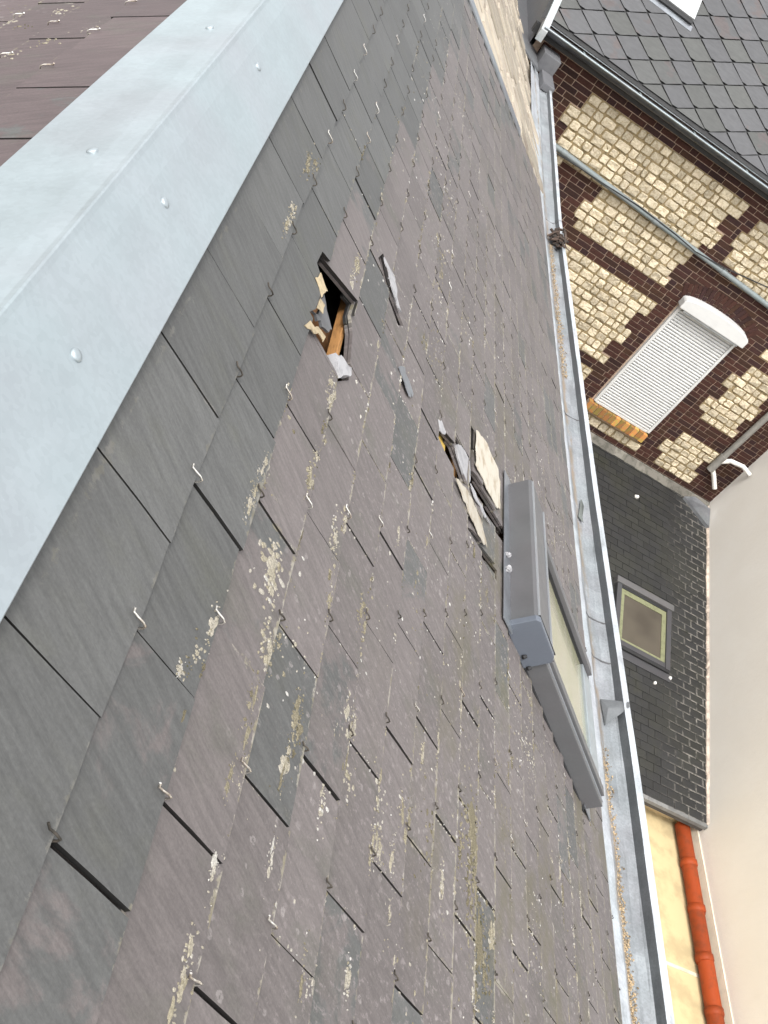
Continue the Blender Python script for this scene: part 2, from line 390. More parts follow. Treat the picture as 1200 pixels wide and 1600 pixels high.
slates = []            # (size, F, polys, st, cy, tint, flip, hook?)
def clips(P, y_end):
    ps = [P]
    ps = [cut(p, -0.81, 1.0, 5.52 - 0.02) for p in ps]; ps = [p for p in ps if p]
    ps = [cut(p, -1.0, 0.0, -0.035) for p in ps]; ps = [p for p in ps if p]
    ss = [p[0] for p in P]; ys = [p[1] for p in P]
    if max(ss) > 1.45 and min(ys) < 2.4 and max(ys) > 1.7: ps = subtract(ps, WIN)
    for h in HOLES:
        if max(ss) > min(p[0] for p in h) and min(ss) < max(p[0] for p in h) and max(ys) > min(p[1] for p in h) and min(ys) < max(p[1] for p in h):
            ps = subtract(ps, h)
    return ps
r2 = random.Random(21)
for i in range(0, 22):
    st = S0 + G * i
    ylo = 0.20 + 0.40 * max(0, st - .3) - 0.75
    j0 = int((ylo - Y0R) / SLW) - 1
    for jj in range(j0, 60):
        cy = Y0R + SLW * (jj + 0.5 * (i % 2)) + r2.uniform(-.0012, .0012)
        stj = st + r2.uniform(-.002, .002)
        if cy - 0.12 > HIP(st): break
        ol = slate_outline(cy, stj, r2, r2.gauss(0, .0045), SLW, 0.245)
        ps = clips(ol, 0)
        ps = [p for p in ps if abs(area(p)) > 1e-5]
        if not ps: continue
        # mauve further down and nearer, grey by the ridge and towards the far end
        edge = 0.44 + 0.12 * max(0, cy - 1.4) - 0.05 * max(0, 1.0 - cy)
        mv = max(0.0, min(1.0, 0.5 + (st - edge) * 3.4)) * 0.9 + 0.05 + r2.gauss(0, 0.11)
        if st > 0.5 and r2.random() < 0.12: mv -= 0.5
        if st > 2.35 or (st > 1.2 and cy > 5.6): mv -= 0.25
        tint = (r2.random(), mv, r2.uniform(.2, 1))
        p = pix(fr(st - G / 2, cy)); size = 0 if p is None or not inview(fr(st - G / 2, cy), 90) else 1.0 / p[2]
        slates.append((size, fr, ps, stj, cy, tint, False, len(ps) == 1, r2.uniform(-.0006, .0010), r2.gauss(0, .004)))
for i in range(0, 14):
    st = S0 + G * i
    for jj in range(-3, 16):
        cy = Y0L + SLW * (jj + 0.5 * ((i) % 2)) + r2.uniform(-.002, .002)
        ol = slate_outline(cy, st + r2.uniform(-.002, .002), r2, r2.gauss(0, .0045), SLW, 0.245)
        p = pix(fl(st - G / 2, cy)); size = 0 if p is None or not inview(fl(st - G / 2, cy), 40) else 0.8 / p[2]
        mv = min(1, 0.15 + (st - 0.1) * 3) + r2.gauss(0, .12)
        slates.append((size, fl, [cut(ol, -1.0, 0.0, -0.035)], st, cy, (r2.random(), mv, r2.uniform(.2, 1)), True, True, r2.uniform(-.0006, .0008), r2.gauss(0, .003)))
slates.sort(key=lambda a: -a[0])

# one hook mesh shared by all slates
hk = MB()
hk.tube([(0.006, 0, -0.006), (0.0075, 0.0003, -0.001), (0.006, 0, 0.0028), (0.0, -0.0006, 0.0042), (-0.009, -0.0010, 0.0034), (-0.0145, -0.0004, 0.0026), (-0.0172, 0.0016, 0.0050)], 0.00135, 5)
HOOK, _ = hk.mesh('slate_hook', M['steel'], Vector((0, 0, 0)))
hk = MB()
hk.tube([(0.006, 0, -0.006), (0.0075, 0.0003, -0.001), (0.006, 0, 0.0026), (0.0, -0.0004, 0.0036), (-0.008, -0.0008, 0.0028), (-0.0135, 0.0006, 0.0042)], 0.0012, 5)
HOOK_DULL, _ = hk.mesh('dull_slate_hook', simple('weathered_hook', (.085, .072, .058), .6, .3, .2, 60, col2=(.03, .026, .02)), Vector((0, 0, 0)))
def hook_matrix(F, st, cy, a):
    o = F(st, cy, HT); ex = (F(1, 0, 0) - F(0, 0, 0)).normalized(); ez = (F(0, 0, 1) - F(0, 0, 0)).normalized()
    if F is fl: ey = ez.cross(ex).normalized()
    else: ey = ez.cross(ex).normalized()
    return Matrix((ex, ey, ez)).transposed().to_4x4() @ Matrix.Rotation(a, 4, 'Z') if False else Matrix.Translation(o) @ (Matrix((ex, ey, ez)).transposed().to_4x4()) @ Matrix.Rotation(a, 4, 'Z')
rest = {False: MB(), True: MB()}; rest_hooks = MB()
for n, (size, F, ps, st, cy, tint, flip, hooked, dh, tilt) in enumerate(slates):
    mt = M['slate_left'] if flip else M['slate']
    hooked = hooked and not (st < 0.2)
    a = r2.gauss(0, 0.12)
    if n < 300:
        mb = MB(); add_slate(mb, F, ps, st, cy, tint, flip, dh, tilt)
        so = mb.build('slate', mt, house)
        far = (1 / max(size, .01)) > (1.05 if not flip else 9) or r2.random() < .12
        if hooked: place('hook', HOOK_DULL if (far and r2.random() < .85) else HOOK, so, hook_matrix(F, st, cy, a))
    else:
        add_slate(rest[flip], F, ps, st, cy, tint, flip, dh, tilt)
        if hooked and (size > 0 or r2.random() < .3):
            mw = hook_matrix(F, st, cy, a)
            if pix(mw.translation) and pix(mw.translation)[2] < 3.6 and r2.random() < .75:
                pts = [mw @ Vector(p) for p in [(0.006, 0, -0.004), (0.004, 0, 0.0042), (-0.018, 0, 0.0034)]]
                rest_hooks.tube(pts, 0.0012, 4, caps=False)
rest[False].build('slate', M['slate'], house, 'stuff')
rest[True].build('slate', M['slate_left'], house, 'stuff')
rest_hooks.build('hook', HOOK_DULL.materials[0], house, 'stuff')

# roof carcass: rafters, battens at the holes, dark attic
def wood(name, mat, s0_, s1, y0, y1, h0, h1, label=None):
    mb = MB(); a = fr(s0_, y0, h0)
    mb.box(a, fr(s1, y0, h0) - a, fr(s0_, y1, h0) - a, fr(s0_, y0, h1) - a)
    return mb.build(name, mat, house, label=label, bevel=0.0015)
for y in (0.72, 1.165, 1.60, 2.55, 3.4):
    wood('rafter', M['wood_brown'], 0.02, 2.55, y, y + 0.06, -0.17, -0.062)
wood('batten', M['wood_orange'], 0.512, 0.523, 1.2, 1.9, -0.045, -0.024, 'orange roof batten bared in the upper hole')
wood('batten', M['wood_yellow'], 1.005, 1.05, 1.70, 2.08, -0.050, -0.020, 'yellow roof batten bared in the lower hole')
for s in (0.28, 0.62, 0.73, 0.84, 1.17, 1.28, 1.39):
    wood('batten', M['wood_orange'], s, s + 0.026, 1.15, 2.3, -0.075, -0.045)
mb = MB()
XE, ZE = 2.02, -1.66
mb.box((-2.1, -1.2, -10), (4.1, 0, 0), (0, 8.7, 0), (0, 0, 8.25))
mb.build('wall', simple('cream_house_wall', (0.55, 0.48, 0.38), 0.85), house)
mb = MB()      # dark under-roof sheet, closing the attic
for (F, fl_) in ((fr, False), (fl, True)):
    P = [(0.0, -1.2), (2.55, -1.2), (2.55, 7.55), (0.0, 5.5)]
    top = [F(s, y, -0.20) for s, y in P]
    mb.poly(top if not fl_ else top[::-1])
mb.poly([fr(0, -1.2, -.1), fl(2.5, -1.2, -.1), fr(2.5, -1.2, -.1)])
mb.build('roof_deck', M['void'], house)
mb = MB()      # the hidden hip end
mb.poly([fr(0, 5.5, -.01), fr(2.62, 7.62, -.01), fl(2.62, 7.62, -.01)][::1])
mb.build('hip_slope', M['slate'], house)

# ridge cap of folded zinc
mb = MB(); ys = [-0.9 + 0.1 * k for k in range(65)]
prof = [(-.1165, -.0745), (-.116, -.0715), (-.07, -.0438), (-.03, -.0172), (-.0065, -.0036), (-.0012, .0006), (0.0012, .0006), (.0065, -.0036), (.03, -.0172), (.07, -.0440), (.1155, -.0722), (.116, -.0752)]
rr = random.Random(4)
wob = [[(0.0, .0006 * math.sin(y_ * 5.1 + q_ * .3) * abs(q_ - 5.5) / 5.5) for q_ in range(len(prof))] for y_ in ys]
for a in range(len(ys) - 1):
    for b in range(len(prof) - 1):
        P = lambda k, q: Vector((prof[q][0] + wob[k][q][0], ys[k], prof[q][1] + wob[k][q][1]))
        mb.poly([P(a, b), P(a, b + 1), P(a + 1, b + 1), P(a + 1, b)], smooth=False)
ridge = mb.build('ridge_cap', M['zinc'], house, weld=True)
def screw(F, s, y, h, rad):
    mb = MB(); n = 14
    ring = lambda k, r_, hh: [F(s + r_ * math.cos(2 * math.pi * i / n), y + r_ * math.sin(2 * math.pi * i / n), h + hh) for i in range(n)]
    R = [ring(0, rad * .92, -0.004), ring(1, rad, .0016), ring(2, rad * .85, .0030), ring(3, rad * .4, .0038)]
    vs = [p for q in R for p in q] + [F(s, y, h + .0040)]; fs = []
    for k in range(3):
        for i in range(n): fs.append((k * n + i, k * n + (i + 1) % n, (k + 1) * n + (i + 1) % n, (k + 1) * n + i))
    for i in range(n): fs.append((3 * n + i, 3 * n + (i + 1) % n, 4 * n))
    if F is fl: fs = [f[::-1] for f in fs]
    mb.mesh_faces(vs, fs, (0.9, .5, .5), True)
    return mb.build('screw', M['zinc'], ridge)
for F_, a_, b_, h_ in ((fr, .073, .745, .0062), (fr, .060, 1.076, .0052), (fr, .059, 1.652, .0052), (fr, .06, 2.3, .0052), (fl, .0497, 1.083, .0046), (fl, .0486, 1.664, .0046), (fl, .049, 2.3, .0046)): screw(F_, a_, b_, h_ + .001, .0070)

# zinc strip along the hip
mb = MB()
for k in range(12):
    sa, sb = 0.3 + 0.14 * k, 0.3 + 0.14 * (k + 1)
    w0, w1 = 0.17 - .004 * k, 0.17 - .004 * (k + 1)
    mb.slab([fr(sa, HIP(sa) - w0, .012), fr(sb, HIP(sb) - w1, .012), fr(sb, HIP(sb) + .01, .016), fr(sa, HIP(sa) + .01, .016)], (0, 0, -.01))
mb.build('hip_flashing', M['zinc_dull'], house)

# gutter: a flat zinc trough with an upright front and a folded lip
GP = [(1.985, -1.566), (2.072, -1.628), (2.105, -1.650), (2.178, -1.682), (2.205, -1.697), (2.250, -1.699), (2.280, -1.694), (2.287, -1.688), (2.290, -1.655), (2.291, -1.649), (2.319, -1.646), (2.322, -1.652), (2.323, -1.80)]
def sweep(name, mat, y0, y1, dx, n, parent, seed):
    mb = MB(); r = random.Random(seed); K = []
    for k in range(n + 1):
        t = k / n; y = y0 + (y1 - y0) * t; off = dx(y)
        K.append([Vector((x + off + (r.gauss(0, .0012) if 1 < q < 8 else r.gauss(0, .0005)), y, z + (r.gauss(0, .0012) if 1 < q < 8 else 0))) for q, (x, z) in enumerate(GP)])
    for k in range(n):
        for q in range(len(GP) - 1):
            mb.poly([K[k][q], K[k][q + 1], K[k + 1][q + 1], K[k + 1][q]], ((0.0 if q in (7, 8) else (1.0 if q in (9, 10) else (.8 if q < 3 else r.uniform(.45, .55)))), .5, .5), smooth=False)  # shade of the upright's inner face painted in by tint; lip and apron paler
    return mb.build(name, mat, parent, weld=True)
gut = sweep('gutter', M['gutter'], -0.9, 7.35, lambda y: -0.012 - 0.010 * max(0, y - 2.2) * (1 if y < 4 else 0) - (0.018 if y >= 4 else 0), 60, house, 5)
def seam(y, off=-0.02):
    mb = MB()
    pts = [(x + off, z + .0022) for x, z in GP[3:9]]
    for (x0, z0), (x1, z1) in zip(pts[:-1], pts[1:]):
        mb.slab([(x0, y, z0), (x1, y + .0, z1), (x1, y + .007, z1), (x0, y + .007, z0)], (0, 0, -.003), (.2, .5, .5))
    mb.build('seam', M['clad'], gut)
seam(3.03); seam(2.80, -.017); seam(4.6, -.03)
mb = MB()     # folded triangular stay in the gutter
A, B, C_ = Vector((2.195, 2.580, -1.690)), Vector((2.300, 2.586, -1.6435)), Vector((2.205, 2.455, -1.6905)); D_ = Vector((2.212, 2.530, -1.672))
T_ = Vector((2.298, 2.560, -1.6435))
for tri in ((A, D_, B), (D_, T_, B), (D_, C_, T_), (A, C_, D_)):
    mb.poly(tri, (.35, .5, .5)); mb.poly([p - Vector((0, 0, .002)) for p in tri[::-1]], (.35, .5, .5))
mb.build('gutter_stay', metal_mat('grey_stay', (.135, .145, .147), .5, .4, .12), gut)
# pale trim strip under the last slates
mb = MB()
for k in range(44):
    y0_, y1_ = -0.9 + .19 * k, -0.9 + .19 * (k + 1)
    e = rr.uniform(-.004, .004)
    mb.slab([fr(2.60, y0_, -.008), fr(2.655 + e, y0_, -.010), fr(2.655 + e, y1_, -.010), fr(2.60, y1_, -.008)], (0, 0, -.003), (.8, .5, .5))
mb.build('eaves_strip', M['zinc'], house)

# ------------------------------------------------------------------ roof window with roller shutter
win = place('roof_window', None, house, Matrix.Translation(fr(1.9, 2.06, 0)), label='grey roof window with a roller shutter box at its head') if False else None
def rbox(mb, s0_, s1, y0, y1, h0, h1, tint=(.5, .5, .5)):
    a = fr(s0_, y0, h0); mb.box(a, fr(s1, y0, h0) - a, fr(s0_, y1, h0) - a, fr(s0_, y0, h1) - a, tint)
mb = MB()      # window carcass is the part, everything on it a sub-part
YN, YF, SB, SE = 1.775, 2.345, 1.497, 2.315
rbox(mb, SB + .14, SE, YN + .000, YN + .020, -.02, .060)       # near jamb
rbox(mb, SB + .14, SE, YF - .022, YF, -.02, .066)              # far jamb
rbox(mb, SB + .05, SB + .14, YN + .0, YF, -.02, .050)
rbox(mb, SE - .02, SE, YN + .022, YF - .022, -.02, .050)
window = mb.build('roof_window', M['clad'], house, label='dark grey roof window with a closed roller shutter box at its head', bevel=0.0025)
mb = MB()      # shutter box
prof = [(SB, .012), (SB, .074), (SB + .004, .082), (SB + .012, .085), (SB + .135, .083), (SB + .147, .076), (SB + .150, .060), (SB + .150, .012)]
yy = [YN + .006, YF + .012]
for q in range(len(prof) - 1):
    mb.poly([fr(prof[q][0], yy[0], prof[q][1]), fr(prof[q + 1][0], yy[0], prof[q + 1][1]), fr(prof[q + 1][0], yy[1], prof[q + 1][1]), fr(prof[q][0], yy[1], prof[q][1])])
for y in yy: mb.poly([fr(a, y, b) for a, b in (prof if y == yy[1] else prof[::-1])])
mb.build('shutter_box', M['clad'], window, weld=True)
mb = MB()      # near end cap, bluish
pc = [(SB - .006, .000), (SB - .006, .080), (SB + .004, .089), (SB + .138, .088), (SB + .156, .078), (SB + .158, .000)]
for y, nx in ((YN - .014, 0), (YN + .006, 1)): pass
a = [fr(s, YN - .014, h) for s, h in pc]; b = [fr(s, YN + .005, h) for s, h in pc]
mb.poly(a[::-1] if False else a); mb.poly(b[::-1])
for q in range(len(pc)): mb.poly([a[q], b[q], b[(q + 1) % len(pc)], a[(q + 1) % len(pc)]])
mb.build('end_cap', metal_mat('blue_grey_cap', (0.105, 0.118, 0.140), 0.45, 0.1, 0.03, 0.02), window, weld=True, bevel=0.002)
mb = MB(); rbox(mb, SB + .002, SB + .150, YN + .005, YN + .0085, .0, .0895); mb.build('cap_seal', M['rubber'], window)
mb = MB(); rbox(mb, SB + .150, SB + .172, YN + .008, YN + .020, .06, .078, ); rbox(mb, SB + .172, SB + .20, YN + .03, YN + .055, .058, .074)
mb.build('shutter_stop', M['clad'], window)
for k, s in enumerate((SB + .110, SB + .155)):
    mb = MB(); mb.tube([fr(s, YN - .02, .012), fr(s + .004, YN - .014, .02)], .006, 8); mb.build('screw_cap', M['rubber'], window)
for (y0, y1, nm) in ((YN + .028, YN + .062, 1), (YF - .062, YF - .026, 2)):
    mb = MB(); rbox(mb, SB + .152, SE - .012, y0, y1, .03, .070); mb.build('side_rail', M['clad'], window, bevel=0.002)
for a_, b_, c_ in ((YN + .0205, YN + .0275, .042), (YF - .026, YF - .022, .060), (YF - .068, YF - .062, .056)):
    mb = MB(); rbox(mb, SB + .15, SE - .004, a_, b_, .0, c_); mb.build('gasket_or_shade_strip', M['rubber'], window)
for a_, b_ in ((SB + .006, SB + .012), (SB + .128, SB + .134)):
    mb = MB(); rbox(mb, a_, b_, YN + .01, YF + .008, .080, .0875); mb.build('highlight_strip', M['clad_light'], window)  # bevel highlights of the box top, drawn as pale strips
mb = MB(); rbox(mb, SB + .16, SE, YN + .0165, YN + .0200, .055, .0625); mb.build('highlight_strip', M['clad_light'], window)  # same kind of pale line along the jamb's top edge
mb = MB(); rbox(mb, SB + .148, SB + .185, YN + .062, YF - .068, .02, .062); mb.build('head_rail', M['clad_light'], window, bevel=.002)
mb = MB(); rbox(mb, SE - .085, SE + .018, YN + .062, YF - .068, .018, .056); mb.build('bottom_rail', M['zinc'], window, bevel=.003)
def pane_mat():
    mt, t, b = newmat('dusty_window_pane'); N = NT(t); p = N.pos()
    q = N.vscale(p, 4, 1.2, 4)
    c = N.mix(N.ramp(N.noise(q, 5, 5, .65), .35, .68), (0.30, 0.285, 0.205), (0.245, 0.245, 0.145))
    c = N.mix(N.ramp(N.noise(q, 11, 4), .6, .72, 0, .6), c, (0.34, 0.27, 0.25))
    t.links.new(c, b.inputs['Base Color']); b.inputs['Roughness'].default_value = .22; b.inputs['Coat Weight'].default_value = .4; b.inputs['Coat Roughness'].default_value = .08
    t.links.new(N.bump(N.noise(p, 6, 2), .05, .01), b.inputs['Normal']); return mt
mb = MB(); rbox(mb, SB + .185, SE - .085, YN + .062, YF - .068, .01, .046); mb.build('pane', pane_mat(), window)
mb = MB(); rbox(mb, SB + .16, SE, YN - .010, YN - .001, -.01, .004); mb.build('gasket_or_shade_strip', M['rubber'], window)  # dark strip added for the shade and soil channel at the jamb's foot
mb = MB()      # apron and side flashings
mb.slab([fr(SE - .03, YN - .004, .012), fr(2.375, YN - .002, .009), fr(2.375, YF + .02, .009), fr(SE - .03, YF + .02, .012)], (0, 0, -.004), (.7, .5, .5))
mb.slab([fr(SB - .055, YN - .03, .010), fr(SB + .01, YN - .03, .014), fr(SB + .01, YF + .05, .014), fr(SB - .03, YF + .05, .010)], (0, 0, -.004))
mb.slab([fr(SB, YF + .004, .013), fr(SE + .1, YF + .004, .010), fr(SE + .1, YF + .05, .010), fr(SB, YF + .05, .013)], (0, 0, -.004))
mb.build('flashing', M['zinc_dull'], window)

# lichen crusts lying on the slates (cannot be counted)
def lichen():
    r = random.Random(99); mb = MB()
    cols = {'w': (0.85, .5, .5), 'c': (0.65, .5, .5), 'o': (0.35, .5, .5), 'g': (0.1, .5, .5)}
    def flake(s, y, rad, c, F=fr):
        if F is fr:
            if (1.48 < s < 2.4 and 1.74 < y < 2.39) or s < .15 or s > 2.6: return
            for h in HOLES:
                if min(p[0] for p in h) < s < max(p[0] for p in h) and min(p[1] for p in h) < y < max(p[1] for p in h): return
        n = 7; a0 = r.uniform(0, 6.28); el = r.uniform(.7, 1.4)
        h = top_h(s) + .0006
        ring = []
        for k in range(n):
            rr_ = rad * r.uniform(.65, 1.2); a = a0 + k * 6.2832 / n
            ring.append(F(s + rr_ * math.cos(a) * el, y + rr_ * math.sin(a) / el, h - .0012))
        ring2 = [p + (F(s, y, h + .0006 + .05 * rad) - p) * .45 + (F(0, 0, .0007) - F(0, 0, 0)) for p in ring]
        t = (min(1, max(0, c + r.gauss(0, .1))), r.random(), r.random())
        fs = [(k, (k + 1) % n, n + (k + 1) % n, n + k) for k in range(n)] + [tuple(range(n, 2 * n))]
        if F is fl: fs = [f[::-1] for f in fs]
        mb.mesh_faces(ring + ring2, fs, t, False)
    def cluster(s, y, ss, sy, n, r0, r1, c, F=fr):
        for _ in range(n): flake(s + r.gauss(0, ss), y + r.gauss(0, sy), r.uniform(r0, r1) * r.choice((.5, .7, 1, 1)), c, F)
    # around hooks and along the course lines
    for i in range(0, 19):
        st = S0 + G * i
        for jj in range(-3, 22):
            cy = Y0R + SLW * (jj + .5 * (i % 2)); P = fr(st, cy)
            if not inview(P) or pix(P)[2] > 4.2: continue
            dirty = min(1, max(0.10, (st - .24) * 2.2))
            if r.random() < .85 * dirty:
                up = r.random() < .6
                cluster(st + .006, cy + (r.uniform(.005, .05) if up else -r.uniform(.0, .03)), .004, r.uniform(.008, .03), int(r.uniform(14, 60) * dirty), .0012, .0048, r.choice((.9, .7, .6, .35)))
            if r.random() < .5 * dirty:     # side of a joint end
                y2 = cy + SLW / 2; cluster(st + .002, y2 + r.uniform(-.02, .05), .004, .02, int(r.uniform(8, 36) * dirty), .0012, .0040, r.choice((.9, .8, .5)))
            if r.random() < .6 * dirty:    # along the joint below the hook
                for k in range(int(r.uniform(3, 9))): flake(st + r.uniform(.02, .1), cy + r.choice((-1, 1)) * r.uniform(.003, .006), r.uniform(.001, .0025), .9)
            for k in range(int(r.expovariate(1 / (7.0 * dirty)))):   # loose rosettes
                flake(st + r.uniform(0, G), cy + r.uniform(-.11, .11), r.choice((.0015, .002, .003, .0045)), r.choice((.95, .85, .8, .45)))
    def crust_(s, y, a, b, c, n=18):        # one continuous crust with a ragged rim
        ph = r.uniform(0, 6); h = top_h(s) + .0004; rim = []; mid_ = []
        for k in range(n):
            t = 6.2832 * k / n; q_ = r.uniform(.42, 1.2) * (1 + .2 * math.sin(2 * t + ph))
            rim.append(fr(s + a * q_ * math.cos(t), y + b * q_ * math.sin(t), top_h(s + a * q_ * math.cos(t)) - .0004))
            mid_.append(fr(s + .7 * a * q_ * math.cos(t), y + .7 * b * q_ * math.sin(t), top_h(s + .7 * a * q_ * math.cos(t)) + .0012 + r.uniform(0, .0008)))
        fs = [(k, (k + 1) % n, n + (k + 1) % n, n + k) for k in range(n)] + [(n + k, n + (k + 1) % n, 2 * n) for k in range(n)]
        mb.mesh_faces(rim + mid_ + [fr(s, y, h + .0012)], fs, (c, r.random(), .5))
    for (s_, y_, a_, b_, c_) in ((.452, .880, .011, .017, .74), (.458, .858, .009, .012, .68), (.448, .902, .006, .008, .8), (.463, .838, .006, .012, .72), (.349, .613, .0035, .006, .75), (.366, .648, .0025, .005, .7),
            (.574, .667, .007, .012, .66), (.576, .735, .005, .018, .48), (.571, .648, .003, .02, .42), (.243, 1.73, .004, .022, .5), (.47, 1.752, .005, .02, .62), (.70, .845, .008, .02, .74), (.72, .80, .006, .016, .7),
            (1.25, 1.02, .020, .05, .42), (1.275, .93, .022, .06, .44), (1.31, .84, .02, .05, .40), (1.366, .88, .006, .022, .63), (.489, 1.312, .003, .018, .76), (.481, .69, .003, .018, .5)): crust_(s_, y_, a_, b_, c_)
    for s_, y_, c_ in [(0.377, 0.97, 0.72), (0.374, 0.895, 0.72), (0.375, 0.934, 0.6), (0.481, 1.098, 0.62), (0.485, 1.074, 0.55), (0.6, 1.138, 0.68), (0.587, 1.064, 0.72), (0.592, 0.994, 0.55), (0.6, 0.957, 0.6), (0.698, 1.028, 0.5), (0.718, 1.007, 0.55), (0.264, 1.754, 0.45), (0.25, 1.7, 0.5), (0.254, 1.467, 0.6), (0.256, 1.524, 0.65), (0.464, 1.766, 0.6), (0.466, 1.685, 0.75), (0.475, 1.332, 0.72), (0.486, 1.301, 0.68), (0.474, 0.677, 0.45), (0.484, 0.638, 0.45), (0.579, 0.759, 0.42), (0.589, 0.719, 0.4), (0.576, 0.673, 0.72), (0.474, 0.57, 0.5), (0.376, 0.69, 0.75), (0.487, 0.759, 0.72), (0.866, 0.738, 0.7), (0.901, 0.75, 0.72), (0.853, 0.74, 0.68), (0.825, 0.713, 0.6), (0.96, 0.845, 0.5), (0.918, 0.844, 0.6), (0.938, 0.814, 0.5), (0.712, 0.824, 0.7), (0.739, 0.851, 0.75), (0.807, 2.057, 0.4), (0.883, 2.558, 0.4), (0.834, 1.474, 0.5), (0.843, 1.265, 0.5), (0.896, 1.338, 0.5), (0.798, 1.319, 0.75), (1.068, 1.464, 0.45), (1.329, 1.71, 0.42), (1.225, 1.758, 0.45), (1.532, 1.375, 0.42), (1.479, 1.303, 0.4), (0.99, 1.002, 0.72), (1.047, 1.058, 0.7), (1.278, 1.188, 0.4), (1.385, 1.174, 0.5), (1.199, 0.932, 0.42), (1.25, 0.976, 0.45), (1.238, 0.884, 0.4), (1.292, 0.88, 0.42), (1.332, 0.8, 0.45), (1.298, 0.752, 0.4), (0.478, 0.391, 0.65), (0.477, 0.383, 0.7), (0.69, 0.473, 0.5), (0.804, 0.535, 0.8), (0.484, 0.475, 0.85), (0.581, 0.562, 0.85), (0.678, 0.674, 0.8), (0.909, 0.662, 0.7), (1.11, 0.833, 0.8), (1.614, 1.112, 0.45), (1.974, 1.302, 0.42), (1.86, 1.03, 0.5), (2.387, 1.767, 0.45)]:
        for k in range(3): crust_(s_ + r.gauss(0, .003), y_ + r.gauss(0, .012), r.uniform(.002, .0048), r.uniform(.005, .013), c_ + r.gauss(0, .06), 14)
        cluster(s_, y_, .0045, .020, 26, .0008, .0030, c_)
    for _ in range(460):
        i_ = r.randint(1, 18); s_ = S0 + G * i_ + r.choice((.004, .006, .009, -.006)) + r.gauss(0, .002); y_ = r.uniform(.30 + .36 * (s_ - .3), 2.9)
        if s_ < .42 and r.random() < .6: continue
        a_, b_, c_ = r.uniform(.0018, .0052), r.uniform(.004, .017), r.choice((.35, .42, .55, .68, .75, .82))
        for k in range(r.randint(1, 3)):
            ss_, yy_ = s_ + r.gauss(0, .004), y_ + r.gauss(0, .022)
            if not (1.42 < ss_ < 2.42 and 1.70 < yy_ < 2.45) and not any(min(p[0] for p in h) - .02 < ss_ < max(p[0] for p in h) + .02 and min(p[1] for p in h) - .03 < yy_ < max(p[1] for p in h) + .03 for h in HOLES):
                crust_(ss_, yy_, a_ * r.uniform(.6, 1), b_ * r.uniform(.5, 1), c_, 11)
                cluster(ss_, yy_, a_, b_, 6, .0010, .0028, c_)
    # the large patches the photograph shows
    cluster(.455, .872, .013, .016, 60, .002, .0075, .72); cluster(.462, .84, .010, .015, 40, .0015, .005, .8); cluster(.474, .775, .004, .016, 26, .0015, .004, .7)
    cluster(.350, .612, .004, .007, 26, .0012, .004, .8); cluster(.367, .647, .003, .006, 16, .0012, .004, .75); cluster(.36, .63, .004, .012, 14, .001, .003, .3)
    flake(.573, .668, .011, .72); flake(.571, .656, .008, .7); cluster(.575, .650, .003, .02, 26, .001, .004, .4); cluster(.578, .735, .006, .02, 36, .0015, .005, .45)
    cluster(.374, .905, .004, .02, 26, .001, .004, .6); cluster(.481, .69, .004, .022, 28, .001, .004, .45); cluster(.475, .575, .004, .016, 20, .001, .0035, .6)
    cluster(.243, 1.725, .004, .03, 24, .001, .004, .45); cluster(.256, 1.49, .004, .03, 22, .0015, .004, .7); cluster(.47, 1.75, .005, .03, 34, .001, .004, .6)
    cluster(.489, 1.31, .004, .025, 26, .0015, .0045, .8); cluster(.576, 1.096, .004, .03, 24, .001, .004, .8)
    cluster(1.25, 1.02, .03, .05, 120, .002, .006, .42); cluster(1.27, .92, .028, .05, 140, .002, .006, .4); cluster(1.315, .83, .025, .05, 120, .002, .006, .38)
    for k in range(16): flake(1.366 + r.gauss(0, .006), .905 - .05 * k / 16 + r.gauss(0, .004), r.uniform(.004, .008), .62)
    cluster(.70, .84, .012, .03, 34, .002, .006, .78); cluster(.74, .76, .01, .02, 22, .002, .006, .75); cluster(.88, 2.55, .01, .08, 40, .002, .006, .5)
    for _ in range(26): cluster(r.uniform(.8, 1.9), r.uniform(.6, 2.4), r.uniform(.01, .03), r.uniform(.02, .05), int(r.uniform(10, 40)), .0015, .005, r.choice((.35, .4, .5, .75)))
    # left slope
    for (s, y) in ((.50, 1.93), (.45, 1.85), (.39, 1.64), (.345, 1.72), (.30, 1.80), (.27, 1.28), (.38, 1.36), (.55, 2.05), (.5, 1.75), (.42, 2.0)):
        cluster(s, y, .012, .02, 16, .0015, .0045, r.choice((.75, .6, .4)), fl)
    mt, t, b = newmat('lichen'); N = NT(t); a = N.attr()
    c = N.node('ShaderNodeValToRGB', {'Fac': a[0]})
    e = c.color_ramp; e.elements[0].position = 0; e.elements[0].color = (.045, .048, .027, 1); e.elements[1].position = 1; e.elements[1].color = (.38, .37, .345, 1)
    for p, cc in ((.35, (.115, .10, .066, 1)), (.6, (.235, .210, .152, 1)), (.8, (.285, .262, .218, 1))):
        x = e.elements.new(p); x.color = cc
    n = N.noise(N.pos(), 420, 3, .7)
    t.links.new(N.scale(c.outputs[0], N.ramp(n, .3, .7, .7, 1.2)), b.inputs['Base Color']); b.inputs['Roughness'].default_value = .95; b.inputs['Specular IOR Level'].default_value = .1
    t.links.new(N.bump(n, .6, .002), b.inputs['Normal'])
    mb.build('lichen', mt, house, 'stuff')
lichen()

